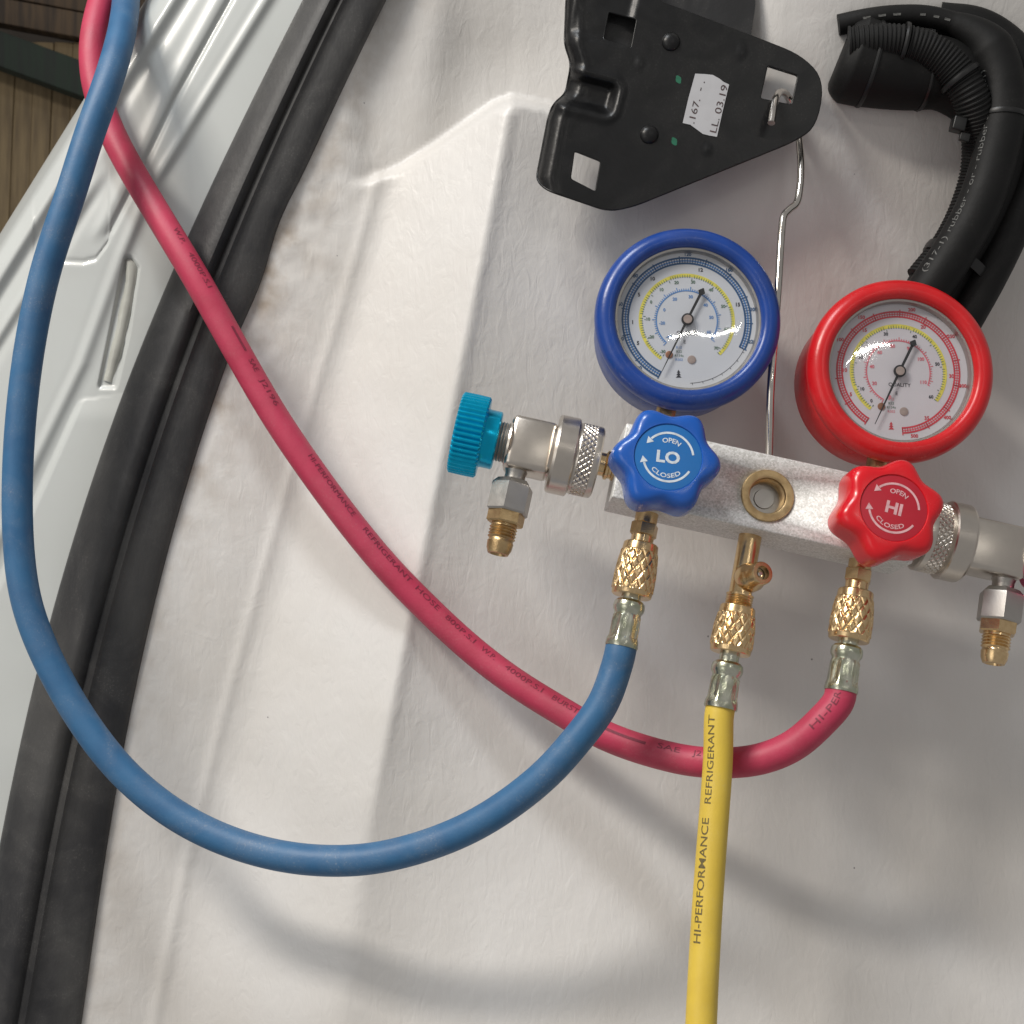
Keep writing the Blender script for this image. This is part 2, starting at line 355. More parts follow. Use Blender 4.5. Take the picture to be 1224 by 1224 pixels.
# ================================================================ SETTING
SEAL_L = [(-300, 505), (0, 363), (157, 292), (275, 223), (353, 188), (480, 141), (606, 96), (741, 65), (814, 45), (920, 20), (1010, 0), (1224, -45), (1600, -125)]
SEAL_C = [(-300, 555), (0, 416), (176, 325), (306, 267), (480, 206), (619, 163), (741, 132), (875, 98), (1075, 53), (1224, 28), (1600, -35)]
SEAL_R = [(-300, 605), (0, 465), (78, 427), (157, 388), (216, 363), (255, 339), (333, 308), (361, 294), (394, 282), (463, 256), (565, 229), (659, 204), (794, 174), (887, 155), (953, 139), (1043, 118), (1224, 94), (1600, 35)]
RIDGE = [(-500, 700), (125, 605), (300, 577), (480, 545), (700, 500), (850, 462), (1000, 432), (1224, 412), (1700, 380)]
SUB = [(-500, 560), (218, 442), (400, 407), (600, 342), (720, 303), (890, 247), (1224, 190), (1700, 120)]
YS = [(250, 250), (440, 219), (480, 203), (520, 178), (560, 151), (590, 130), (612, 122), (640, 127), (700, 142), (900, 180), (1300, 220)]

def smooth_curve(pts, deg):
    p = np.array(pts, float); c = np.polyfit(p[:, 0] / 1000, p[:, 1], deg, w=np.where((p[:, 0] < -50) | (p[:, 0] > 1300), .4, 1))
    return [(float(y), float(np.polyval(c, y / 1000))) for y in np.arange(-500, 1721, 20)]
SEAL_L = smooth_curve(SEAL_L, 4); SEAL_C = smooth_curve(SEAL_C, 4)
R0_ = smooth_curve(SEAL_R, 4); SEAL_R = [(y, x + 4 * math.exp(-((y - 345) / 45) ** 2) - 4 * math.exp(-((y - 260) / 40) ** 2)) for y, x in R0_]
RIDGE = smooth_curve(RIDGE, 4); SUB = smooth_curve(SUB, 4)
def gblur(a, sig, axis):
    k = int(3 * sig) + 1; x = np.arange(-k, k + 1); w = np.exp(-x * x / (2 * sig * sig)); w /= w.sum()
    pad = [(0, 0), (0, 0)]; pad[axis] = (k, k); b = np.pad(a, pad, mode='edge')
    return np.apply_along_axis(lambda r: np.convolve(r, w, mode='valid'), axis, b)
def fnoise(shape, cell, seed):
    rs = np.random.RandomState(seed); h, w = shape
    g = rs.rand(int(h / cell) + 3, int(w / cell) + 3)
    yy, xx = np.mgrid[0:h, 0:w] / cell; yi = yy.astype(int); xi = xx.astype(int); fy = sstep(yy - yi); fx = sstep(xx - xi)
    return (g[yi, xi] * (1 - fy) * (1 - fx) + g[yi, xi + 1] * (1 - fy) * fx + g[yi + 1, xi] * fy * (1 - fx) + g[yi + 1, xi + 1] * fy * fx) - .5

def build_panel():
    st = 4.0
    xs = np.arange(-160, 1640, st); ys = np.arange(-380, 1620, st)
    X, Y = np.meshgrid(xs, ys)
    xr = np.interp(Y, *zip(*RIDGE)); xsb = np.interp(Y, *zip(*SUB)); xe = np.interp(Y, *zip(*SEAL_R))
    amp = np.interp(Y, [0, 850, 1100, 1300, 1600], [1, 1, 0.82, 0.6, 0.4])
    tl = np.clip((X - xe) / np.maximum(xsb - xe, 1), -1, 1)
    hl = -184 - 16 * tl
    t = np.clip((X - xsb) / (xr - xsb), 0, 1)
    hm = -203 + 3 * (1 - t) + (78 * amp) * (np.clip((t - 0.14) / 0.86, 0, 1) ** 1.15)
    dx = X - xr
    dp = np.maximum(dx, 0)
    bul = 0.5 * 0.28 / 520 * np.clip(640 - Y, 0, 1100) ** 2
    bul = np.minimum(bul, 230)
    hr = -203 + 78 * amp - 34 * amp * (1 - np.exp(-dp / 95)) - 0.06 * np.minimum(dp, 450) + bul * sstep(dp / 420)
    yb = np.clip(Y - 640, 0, 500); tilt = (0.5 * 0.32 / 500 * yb ** 2 + 0.32 * np.clip(Y - 1140, 0, 900)) * sstep((X - xe - 60) / 620)
    low = tilt + np.where(X < xsb, hl, np.where(X < xr, hm, hr))
    low = gblur(low, 1.7, 1) * (1 - sstep((Y - 700) / 450)) + gblur(low, 2.8, 1) * sstep((Y - 700) / 450)
    base = -204 - 44 * sstep((X - 400) / 170); ystp = np.interp(X, *zip(*YS))
    top = base + (-196 - base) / (ystp + 110) * np.clip(ystp - Y, 0, 800)
    top = np.minimum(top, -190)
    top = np.where(X > 620, top * (1 - sstep((X - 640) / 300)) + low * sstep((X - 640) / 300), top)
    rx = 515 - (Y - 60) * 0.12
    top = top + 7 * np.exp(-((X - rx) / 30) ** 2) - 10 * np.exp(-(((X - 590) / 60) ** 2 + ((Y - 80) / 60) ** 2))
    yst = np.interp(X, *zip(*YS))
    w = sstep((yst - Y) / 13 + 0.3) * (X > 380) + sstep((yst - Y) / 60 + 0.3) * (X <= 380)
    w = w * np.where(X < 450, sstep((X - 408) / 42), 1)
    H = low * (1 - w) + top * w
    H += 3.2 * np.exp(-((X - xr) / 9) ** 2) * (Y > 135) * (1 - sstep((Y - 800) / 300))
    # beads of paint along the small fold, wrinkles near the seal
    H += 2.5 * np.exp(-((X - xsb) / 7) ** 2) * (Y > 205)
    H += 1.6 * fnoise(X.shape, 45, 1) + 0.7 * fnoise(X.shape, 9, 2) + 0.16 * fnoise(X.shape, 3.2, 3)
    wr = np.exp(-((X - xe - 40) / 38) ** 2) * np.exp(-((Y - 300) / 190) ** 2)
    H += wr * (3.0 * fnoise(X.shape, 6, 4) + 1.6 * fnoise(X.shape, 3, 5))
    # shadow-side hollow from (600,700) towards lower right is left to the lamps
    kx = (D - H) / D
    V = np.stack([(X - 612) * kx, -H, (612 - Y) * kx], -1)
    keep = X > xe - 45
    idx = -np.ones(X.shape, int); idx[keep] = np.arange(keep.sum())
    q = keep[:-1, :-1] & keep[1:, :-1] & keep[:-1, 1:] & keep[1:, 1:]
    a = idx[:-1, :-1][q]; b = idx[:-1, 1:][q]; c = idx[1:, 1:][q]; d = idx[1:, :-1][q]
    mb = MB(); mb.v = V[keep].tolist(); mb.f = list(zip(a.tolist(), d.tolist(), c.tolist(), b.tolist())); mb.m = [0] * len(mb.f)
    o = mk('inner_body_panel', mb, M['panel'], angle=None)
    o.data.shade_smooth()
    stain = np.exp(-np.maximum(X - xe, 0) / 42) * (0.35 + 0.9 * np.exp(-((Y - 350) / 260) ** 2))
    at = o.data.attributes.new('stain', 'FLOAT', 'POINT'); at.data.foreach_set('value', stain[keep].astype(np.float32))
    tag(o, kind='structure')
    return o
build_panel()

# ---- glossy door-frame metal left of the seal
def x_sil(y): return 182 - 0.623 * y
GRV = [(-300, 430), (0, 275), (114, 212), (204, 169), (282, 129)]
RDG = [(-300, 488), (0, 318), (231, 176), (306, 145), (435, 98), (553, 41), (640, 0), (900, -120), (1500, -400)]
def build_frame():
    rows = np.arange(-260, 1420, 2.5); cols = 170
    V = []; n = cols + 5
    L = np.array([interp(y, SEAL_L) for y in rows]) + 26; x0 = np.array([x_sil(y) for y in rows])
    x0 = np.maximum(x0, -420.0 + 0 * x0)
    T = np.linspace(0, 1, cols)
    X = x0[:, None] + (L - x0)[:, None] * T[None, :]; Y = np.repeat(rows[:, None], cols, 1)
    u = X - x0[:, None]
    G = np.interp(Y, *zip(*GRV)); Rg = np.interp(Y, *zip(*RDG))
    H = -206.0 - 34 * np.exp(-u / 5) + 5 * np.exp(-((u - 24) / 9) ** 2) - 3 * np.exp(-((u - 42) / 9) ** 2)
    lowm = sstep((Y - 190) / 60)
    H += lowm * (3 * np.exp(-((u - 66) / 7) ** 2) - 2 * np.exp(-((u - 80) / 7) ** 2))
    ga = 1 - sstep((Y - 268) / 26)
    H += ga * (-3.6 * np.exp(-((X - G) / 4.5) ** 2) + 3.0 * np.exp(-((X - G + 14) / 9) ** 2))
    ra = np.interp(Y, [0, 300, 330, 600, 900], [1, 1, .9, .8, .5])
    H += ra * 4 * np.exp(-((X - Rg) / 8) ** 2)
    H += ra * 6 * sstep((Rg - X) / 40 + .5)
    # seam under the blue hose
    sy = np.interp(X, [60, 80, 100, 115, 129, 134], [311, 312, 313, 309, 290, 270])
    H += -2.2 * np.exp(-((Y - sy) / 2.6) ** 2) * (X > 72) * (X < 134)
    H += -1.0 * sstep((sy - Y) / 6 + .5) * (X < 130) * (X > 40) * sstep((Y - 180) / 60)
    # slot with sealant
    lft = np.interp(Y, [306, 330, 460], [148, 143, 116]); rgt = np.interp(Y, [306, 320, 400, 463], [158, 168, 156, 141])
    slot = sstep((X - lft) / 4) * sstep((rgt - X) / 4) * sstep((Y - 305) / 5) * sstep((466 - Y) / 5)
    H += -5 * slot
    # raised lower facet
    fl = np.interp(Y, [470, 478, 605, 800, 1400], [150, 97, 40, -46, -300])
    H += 5 * sstep((X - fl) / 9 + .5) * sstep((Y - 464) / 40)
    H += 0.7 * (fnoise(X.shape, 60, 11))
    allx = [x0 - 6, x0 - 8, x0 - 4, x0 - 1.0]; allh = [-700, -330, -262, -246]
    full = []
    for i, y in enumerate(rows):
        for j in range(4): full.append(tuple(P(allx[j][i], y, allh[j])))
        for j in range(cols): full.append(tuple(P(X[i, j], y, H[i, j])))
        full.append(tuple(P(X[i, -1] + 2, y, -260)))
    fs = []
    for i in range(len(rows) - 1):
        for j in range(n - 1):
            fs.append((i * n + j, (i + 1) * n + j, (i + 1) * n + j + 1, i * n + j + 1))
    mb = MB(); mb.add(full, fs)
    o = mk('door_frame', mb, M['gloss_white'], angle=60); tag(o, kind='structure')
    # sealant bead inside the slot
    b = MB(); pts = [P(154, 312, -215), P(158, 325, -214), P(151, 370, -214), P(140, 420, -214), P(130, 456, -216)]
    path = catmull(pts, 10)
    tube(b, path, 7, 12, rf=lambda s, a: 8.5 + .7 * math.sin(s * .11) + .3 * math.sin(s * .31 + a * 2))
    s = mk('seam_sealant', b, M['sealant'], o)
    return o
build_frame()

# ---- rubber seal
def build_seal():
    rows = list(np.arange(-280, 1460, 8.0)); V = []
    sec = []
    for y in rows:
        l = interp(y, SEAL_L); c = interp(y, SEAL_C); r = interp(y, SEAL_R)
        w1 = c - l; w2 = r - c
        k = 1.5 * math.sin(y * .035) * (1 if 230 < y < 420 else 0.3)
        s = [(l + 4, -225), (l, -202), (l + .03 * w1, -188), (l + .12 * w1, -179), (l + .25 * w1, -171), (l + .40 * w1, -164), (l + .55 * w1, -158.5),
             (l + .68 * w1, -158), (l + .80 * w1, -164), (l + .88 * w1, -169.5), (l + .94 * w1, -167.5), (c - 1.5, -162.5), (c, -161), (c + 2, -162.5), (c + 5, -165),
             (c + .3 * w2, -166), (c + .6 * w2, -168), (c + .85 * w2, -173 + k), (r - 3, -177 + k), (r, -182), (r - 1, -222)]
        sec.append([tuple(P(x, y, h)) for x, h in s])
    n = len(sec[0]); mb = MB(); fs = []
    for i in range(len(rows) - 1):
        for j in range(n - 1): fs.append((i * n + j, (i + 1) * n + j, (i + 1) * n + j + 1, i * n + j + 1))
    mb.add([p for s in sec for p in s], fs)
    o = mk('rubber_seal', mb, M['seal'], angle=50)
    return tag(o, 'long black rubber weather seal running diagonally between glossy frame and white panel', 'rubber seal')
build_seal()

# ---- floor and pallet far below the car
mb = MB(); mb.add([P(-1400, -1400, -2300), P(2600, -1400, -2300), P(2600, 2600, -2300), P(-1400, 2600, -2300)], [(0, 3, 2, 1)])
tag(mk('floor', mb, M['concrete'], angle=None), kind='structure')
pal = empty('wooden_pallet', P(30, 120, -1750), 'weathered wooden pallet with a dark green cross beam seen past the car edge', 'pallet')
def slab(px0, py0, px1, py1, w0, d, th, name, mt, bev=3):
    a = P(px0, py0, d); b = P(px1, py1, d); ax = (b - a).normalized(); up = Vector((0, -1, 0)); side = ax.cross(up)
    k = (D - d) / D; m_ = MB(); box(m_, a, ax, side, up, 0, (b - a).length, -w0 * k / 2, w0 * k / 2, -th, 0, bev)
    return mk(name, m_, mt, pal)
slab(-120, -10, 260, 60, 30, -1690, 45, 'board', M['wood_dark'])
slab(-120, -48, 260, 24, 40, -1700, 45, 'board', M['wood_dark'])
slab(-120, -92, 260, -18, 40, -1695, 45, 'board', M['wood_dark'])
slab(-120, 14, 260, 153, 40, -1640, 60, 'green_beam', M['wood_green'])
for i in range(13):
    x = -118 + i * 22.5
    slab(x + 14 + random.uniform(-1, 1), 50, x - 6, 520, 22.6, -1720 - random.uniform(0, 5), 30, 'plank', M['wood'])
slab(-140, 292, 22, 330, 40, -1655, 40, 'board', M['wood_dark'])

# ================================================================ MANIFOLD FRAME
ROLL = R(12.5); PITCH = R(13)
ea = Vector((math.cos(ROLL), 0, -math.sin(ROLL))); ez0 = Vector((math.sin(ROLL), 0, math.cos(ROLL)))
eb = ez0 * math.cos(PITCH) + Vector((0, 1, 0)) * math.sin(PITCH)
ec = Vector((0, -1, 0)) * math.cos(PITCH) + ez0 * math.sin(PITCH)
O = P(908, 590, 40)
def L(a, b, c): return O + ea * a + eb * b + ec * c
CAM = Vector((0, -D, 0))
def ray(px, py, c):
    d = P(px, py, 0) - CAM; q = O + ec * c
    t = (q - CAM).dot(ec) / d.dot(ec); h = CAM + d * t - O
    return h.dot(ea), h.dot(eb)

man = empty('manifold_gauge_set', L(0, -50, -37), 'aluminium two-valve manifold with two dial gauges, hanging by its wire hook from the bracket', 'gauge manifold')
# block
a0, b1 = ray(749, 505, 0); a1, b0 = ray(1091, 674, 0)
mb = MB(); box(mb, O, ea, eb, ec, a0, a1, b0, b1, -75, 0, 2.2)
blk = mk('valve_block', mb, M['alu'], man)
a, b = ray(917.5, 592.5, 1)
mb = MB(); lathe(mb, [(-24, 25), (10, 25)], L(a, b, 0), ec, 48); cut = mk('cutter', fixn(mb), M['dark'])
bpy.context.view_layer.update()
bo_ = blk.modifiers.new('hole', 'BOOLEAN'); bo_.object = cut; bo_.operation = 'DIFFERENCE'; bo_.solver = 'EXACT'
dg = bpy.context.evaluated_depsgraph_get(); me_ = bpy.data.meshes.new_from_object(blk.evaluated_get(dg)); blk.modifiers.clear(); blk.data = me_
bpy.data.objects.remove(cut)

# sight glass in the middle
a, b = ray(917.5, 592.5, 1)
mb = MB(); lathe(mb, [(-3, 31), (1.5, 31), (2.5, 30), (2.8, 23.5), (2.0, 21.5), (-1, 20.5)] +
                 [(-1 - i * 1.6, 20.5 + (0.9 if i % 2 else -0.6)) for i in range(1, 9)] + [(-18, 19)], L(a, b, 0), ec, 64, cap0=False, cap1=False)
sg = mk('sight_glass_ring', mb, M['brass_dull'], man, 30)
mb = MB(); lathe(mb, [(-18.5, 20.5), (-17.5, 20.4), (-17, 12), (-15, 11.5), (-15, 0.1)], L(a, b, 0), ec, 40, cap0=False, cap1=True)
mk('sight_glass', mb, M['nickel_dull'], sg)

# ---- valve knobs
def knob(px, py, th0, matk, matl, matp, word, wtilt, R0):
    c1 = 74; a, b = ray(px, py, c1); org = L(a, b, 0); mb = MB(); n = 144
    rings = [(18, 12, 1), (20, 5, 1), (24, 1.0, 1), (30, 0, 1), (56, 0, 1), (62, .6, 1), (67, 2.2, 1), (71, 5, .95), (73.2, 9, .8), (74.2, 13, .3), (74.2, 16.0, 0), (73.6, 16.6, 0), (72.4, 17, 0)]
    prof = [(r[0], i) for i, r in enumerate(rings)]
    def rf(s, t, r, i):
        inset, lob = rings[i][1], rings[i][2]
        cs = math.cos(6 * (t - th0)); base = (R0 - 5.2) + 5.2 * (cs + 0.02 * math.cos(12 * (t - th0)) - 0.02)
        if lob < 1: base = base * lob + (R0 - 7.0) * (1 - lob)
        return base - inset
    lathe(mb, prof, org, ec, n, ref=ea, rf=rf)
    k = mk('valve_knob', fixn(mb), matk, man, 40)
    # stem
    m2 = MB(); lathe(m2, [(0, 13), (12, 13), (12, 9), (20, 9)], org, ec, 32); mk('valve_stem', m2, M['brass'], k)
    # disc label
    m3 = MB(); rl = R0 - 7.0 - 16.8
    lathe(m3, [(71.5, rl), (72.8, rl - .4), (73.0, rl - 1.5)], org, ec, 72, ref=ea)
    mk('knob_label', m3, matl, k)
    # print
    m4 = MB(); z = 73.25
    def q(x, y): return org + ea * x + eb * y + ec * z
    f = rl / 40.0
    def arc(r0, r1, t0, t1, n=26):
        vs = []; fs = []
        for i in range(n + 1):
            t = R(t0 + (t1 - t0) * i / n); vs += [q(r0 * math.cos(t), r0 * math.sin(t)), q(r1 * math.cos(t), r1 * math.sin(t))]
            if i: fs.append((2 * i - 2, 2 * i - 1, 2 * i + 1, 2 * i))
        m4.add(vs, fs)
    def head(t, r, dirn, sz):
        t = R(t); c = Vector((math.cos(t), math.sin(t))) * r; tg = Vector((-math.sin(t), math.cos(t))) * dirn; nr = Vector((math.cos(t), math.sin(t)))
        pts = [c + tg * sz, c - tg * sz * .25 + nr * sz * .75, c - tg * sz * .25 - nr * sz * .75]
        m4.add([q(*p) for p in pts], [(0, 1, 2)])
    w = R(wtilt); wt = wtilt
    r_ = 29.5 * f
    arc(r_ - 1.3 * f, r_ + 1.3 * f, 12 + wt, 138 + wt); head(142 + wt, r_, 1, 6.2 * f)
    arc(r_ - 1.3 * f, r_ + 1.3 * f, 200 + wt, 332 + wt); head(196 + wt, r_, -1, 6.2 * f)
    def arctext(s, t0, r, size, up, tr):
        v, fc = text2d(s, size, 0.02, fine=True); v = [(x * tr, y) for x, y in v]
        out = []
        for x, y in v:
            if up: rr = r + y; t = t0 - x / r
            else: rr = r - y; t = t0 + x / r
            out.append(q(rr * math.cos(t), rr * math.sin(t)))
        m4.add(out, fc)
    arctext('OPEN', R(84 + wt), 20.6 * f, 8.0 * f, True, 1.1); arctext('CLOSED', R(267 + wt), 22.6 * f, 7.4 * f, False, 1.32)
    v, fc = text2d(word, 19.5 * f, 0.035)
    m4.add([q(x * 1.12 * math.cos(w) - y * math.sin(w), x * 1.12 * math.sin(w) + y * math.cos(w)) for x, y in v], fc)
    mk('knob_lettering', m4, matp, k, None)
    return k
k1 = knob(799, 546, R(5), M['knob_blue'], M['label_blue'], M['white_print'], 'LO', 5, 61.5)
k2 = knob(1069, 607, R(22), M['knob_red'], M['label_red'], M['pink_print'], 'HI', -4, 61.5)
tag(k1, 'blue six-lobed valve knob marked LO'); tag(k2, 'red six-lobed valve knob marked HI')

# ---- gauges
def gauge(px, py, boot, dialm, outer, inner, pr_num, red):
    cf = 14; a, b = ray(px, py, cf); org = L(a, b, 0); gp = R(6.5)
    eb = ez0 * math.cos(gp) + Vector((0, 1, 0)) * math.sin(gp); ec = Vector((0, -1, 0)) * math.cos(gp) + ez0 * math.sin(gp)
    org = L(a, b, cf) - ec * cf; eb0_ = L(0, 1, 0) - L(0, 0, 0)
    mb = MB()
    prof = [(-103, 60), (-105, 91), (-101, 100), (-92, 104), (-26, 105), (-22, 102), (-20, 101), (-18, 104), (-14, 109.5), (-6, 111.8), (2, 111.2), (8, 108.5), (12.5, 103), (14, 96), (12.5, 91), (9, 88.2), (2, 87.4), (-6, 87.2), (-7, 86)]
    def rf(s, t, r, i):
        if -92 < s < -25: return r - 0.55 * (0.5 + 0.5 * math.cos(t * 40)) ** 2
        return r
    lathe(mb, prof, org, ec, 240, ref=ea, rf=rf, cap1=False)
    g = mk('pressure_gauge', fixn(mb), boot, man, 38)
    # inner chrome case ring and dial
    m2 = MB(); lathe(m2, [(3, 87.3), (2.5, 84.5), (-6, 84), (-7, 84)], org, ec, 96, cap0=False, cap1=False); mk('inner_rim', m2, M['nickel_dull'], g)
    m3 = MB(); lathe(m3, [(-10, 86), (-7.2, 86), (-7.2, 0.1)], org, ec, 96); mk('dial', m3, dialm, g)
    m4 = MB(); lathe(m4, [(1.8, 86.8), (3.4, 84), (4.4, 60), (4.8, 30), (4.9, 0.1)], org, ec, 96, cap0=False, cap1=True); mk('lens', m4, M['glass'], g)
    # print; local polar coordinates with image-up = 90 degrees (turn by the roll)
    z = -6.9; ps = math.cos(ROLL)
    def q(x, y, zz=z): 
        xr = x * math.cos(ROLL) - y * math.sin(ROLL); yr = x * math.sin(ROLL) + y * math.cos(ROLL)
        return org + ea * xr + eb * yr + ec * zz
    pm = MB()
    def arc(r0, r1, t0, t1, m, n=None, zz=z):
        n = n or max(2, int(abs(t1 - t0) / 4)); vs = []; fs = []
        for i in range(n + 1):
            t = R(t0 + (t1 - t0) * i / n); vs += [q(r0 * math.cos(t), r0 * math.sin(t), zz), q(r1 * math.cos(t), r1 * math.sin(t), zz)]
            if i: fs.append((2 * i - 2, 2 * i - 1, 2 * i + 1, 2 * i))
        pm.add(vs, fs, m)
    def ticks(r0, r1, t0, t1, n, m, w=.35, major=5, mr=None, zz=z + .1):
        for i in range(n + 1):
            t = R(t0 + (t1 - t0) * i / n); rr = mr if (mr is not None and i % major == 0) else r1
            c, s = math.cos(t), math.sin(t)
            pm.add([q(r0 * c - w * s, r0 * s + w * c, zz), q(r0 * c + w * s, r0 * s - w * c, zz), q(rr * c + w * s, rr * s - w * c, zz), q(rr * c - w * s, rr * s + w * c, zz)], [(0, 1, 2, 3)], m)
    def num(s, t, r, size, m, zz=z + .1, rot=True, bold=.03):
        size *= 1.15
        t = R(t); v, fc = text2d(s, size, bold); ro = t - PI / 2 if rot else 0
        # keep the figures upright like a printed scale: turn half-way
        ro = math.atan2(math.sin(ro), math.cos(ro)) * .0
        cx, cy = r * math.cos(t), r * math.sin(t)
        pm.add([q(cx + x * math.cos(ro) - y * math.sin(ro), cy + x * math.sin(ro) + y * math.cos(ro), zz) for x, y in v], fc, m)
    # mats: 0 outer colour, 1 inner colour, 2 yellow, 3 green, 4 black
    if not red:
        t0, t1 = 243, -27
        arc(76.6, 78.8, t0, t1, 0); arc(69.8, 72.0, t0, t1, 0); arc(73.2, 75.0, t0, t1, 1)
        ticks(71, 77, t0, t1, 110, 0, .42); ticks(70, 80, t0, t1, 11, 0, .7)
        arc(76.5, 77.0, -27, -88, 4); ticks(76.5, 79, -30, -86, 6, 4, .3)
        for s, t in (('20', 225), ('40', 196), ('60', 166), ('80', 138), ('120', 88), ('160', 50), ('200', 10), ('220', -18)):
            num(s, t, 82.3, 5.2, 0)
        for s, t in (('1', 182), ('5', 151), ('10', 128), ('12', 74), ('15', 18), ('5', 205)): num(s, t, 65.5, 5.5, 4)
        arc(54.2, 58.2, 236, -47, 2); ticks(53, 56.6, 236, -47, 92, 3, .4, 10, 50)
        for s, t in (('-30', 232), ('-20', 205), ('-10', 178), ('0', 152), ('10', 128), ('20', 104), ('30', 80), ('40', 52), ('50', 22), ('60', -12), ('70', -44)):
            num(s, t, 47.8 if t % 4 else 48.5, 4.6, 3)
        arc(36.2, 37.6, 227, -38, 1); ticks(36.5, 39.6, 227, -38, 66, 1, .5, 6, 42)
        for s, t in (('-40', 222), ('-20', 186), ('0', 154), ('20', 118), ('30', 80), ('40', 40), ('50', 8), ('60', -28)): num(s, t, 30, 4.6, 1)
    else:
        t0, t1 = 236, -88
        arc(73.2, 75.4, t0, t1, 0); arc(67.2, 69.2, t0, t1, 0); arc(70.6, 72.0, t0, t1, 1)
        ticks(68.5, 74, t0, t1, 130, 0, .42); ticks(67, 77, t0, t1, 13, 0, .7)
        for s, t in (('100', 150), ('150', 122), ('200', 76), ('250', 34), ('300', -12), ('400', -44), ('500', -78)): num(s, t, 79.4, 5.2, 0)
        for s, t in (('5', 205), ('10', 178), ('15', 127), ('20', 60), ('30', -4), ('35', -60)): num(s, t, 64.6, 5.4, 0)
        arc(54.5, 59, 232, -38, 2); ticks(53.5, 57, 232, -38, 84, 3, .4, 10, 51)
        for s, t in (('0', 226), ('10', 205), ('20', 158), ('30', 106), ('40', 64), ('50', 12), ('60', -38)): num(s, t, 48.8, 4.8, 4)
        arc(37.8, 39.2, 240, -24, 1); ticks(38, 41, 240, -24, 62, 1, .5, 6, 43)
        for s, t in (('0', 250), ('20', 205), ('40', 168), ('60', 132), ('80', 100), ('90', 64), ('100', 30), ('110', -22)): num(s, t, 32.5, 5.0, 1)
    # wording round the hub
    v, fc = text2d('QUALITY', 6.2, .01)
    pm.add([q(x * 1.05 + 1.0, -15.5 - .055 * x + y - abs(x) * .0) for x, y in v], fc, 4)
    v, fc = text2d('E', 6.0, .01); pm.add([q(x - 3, -26 + y) for x, y in v], fc, 4)
    for i, (s, mm) in enumerate((('R12', 1), ('R22', 3), ('R134a', 3), ('R502', 1))):
        v, fc = text2d(s, 4.4, 0); pm.add([q(x - 10, -33 - 5 * i + y) for x, y in v], fc, mm)
    # small emblem of stacked peaks
    for k_ in range(3):
        s_ = 3.5 - k_ * .7; y0 = -70 + k_ * 3.0
        pm.add([q(-11 - s_, y0), q(-11 + s_, y0), q(-11, y0 + 3.6)], [(0, 1, 2)], 0 if red else 4)
    mk('dial_print', pm, [outer, inner, M['p_yellow'], M['p_green'], M['p_black']], g, None)
    # screws in the dial
    m5 = MB(); lathe(m5, [(-7.2, 4.6), (-6.2, 4.4), (-5.8, 3.5)], q(-22, -42, 0) , ec, 20)
    mk('dial_screw', m5, M['copper'], g)
    m5 = MB(); lathe(m5, [(-7.2, 5.2), (-6.2, 5.0), (-5.9, 4.0)], q(5, -48, 0), ec, 20)
    mk('dial_screw', m5, M['tan'], g)
    # needle
    nm = MB(); th = R(243.5); zz = -2.5; ang = R(62.5)
    def bar(t, r0, r1, w0, w1, h=.8):
        c, s = math.cos(t), math.sin(t); vs = []
        for z2 in (zz, zz + h):
            vs += [q(r0 * c - w0 * s, r0 * s + w0 * c, z2), q(r0 * c + w0 * s, r0 * s - w0 * c, z2), q(r1 * c + w1 * s, r1 * s - w1 * c, z2), q(r1 * c - w1 * s, r1 * s + w1 * c, z2)]
        nm.add(vs, [(0, 1, 2, 3), (7, 6, 5, 4), (0, 4, 5, 1), (1, 5, 6, 2), (2, 6, 7, 3), (3, 7, 4, 0)])
    bar(th, 4, 72, 1.6, .35); bar(ang, 4, 36, 1.5, 1.7); bar(ang, 34, 38.5, 1.5, 4.6); bar(ang, 38.5, 43.5, 4.6, .5)
    lathe(nm, [(-6.5, 3), (-3, 3), (-3, 7.4), (-0.6, 7.4), (-0.2, 6.4)], q(0, 0, 0), ec, 32, cap0=False)
    mk('needle', fixn(nm), M['needle'], g, 30)
    m6 = MB(); lathe(m6, [(-0.3, 5.4), (.6, 5.2), (.8, 1.2)], q(0, 0, 0), ec, 24); mk('hub_cap', m6, M['tan'], g)
    # brass stem down to the block
    m7 = MB(); st = L(a, b1 - 6, -38)
    lathe(m7, [(0, 15), (8, 15)], st, eb0_, 6); lathe(m7, [(5, 12), (60, 12)], st, eb0_, 24); lathe(m7, [(14, 17), (26, 17)], st, eb0_, 6, phase=.3)
    mk('gauge_stem', fixn(m7), M['brass_dull'], g)
    return g
g1 = gauge(824.5, 377.5, M['boot_blue'], M['dial'], M['p_navy'], M['p_blue'], None, False)
g2 = gauge(1081, 440, M['boot_red'], M['dial_red'], M['p_red'], M['p_pink'], None, True)
tag(g1, 'low pressure gauge in a blue rubber boot'); tag(g2, 'high pressure gauge in a red rubber boot')

# ---- hook
ah, bh = ray(919, 545, -38)
hp = [L(ah, b1 - 8, -38), L(ah, b1 + 10, -38), P(921, 470, -2), P(926, 400, -14), P(931, 330, -28), P(934.5, 275, -40), P(937, 258, -46), P(944, 250, -52), P(952, 243, -58),
      P(956, 225, -66), P(957.5, 200, -76), P(956, 175, -92), P(953, 150, -110), P(948, 128, -116), P(940, 113, -104), P(933, 110, -82), P(928, 116, -58), P(925, 128, -44), P(922, 147, -34)]
mb = MB(); path = catmull(hp, 12); tube(mb, path, 4.6, 14, rf=lambda s, a_: 4.6)
mk('hanging_hook', mb, M['steel'], man)
mb = MB(); lathe(mb, [(-4, 11), (4, 11), (6, 9), (6.5, 5)], L(ah, b1, -38), eb, 28); mk('hook_nut', mb, M['brass_dull'], man)

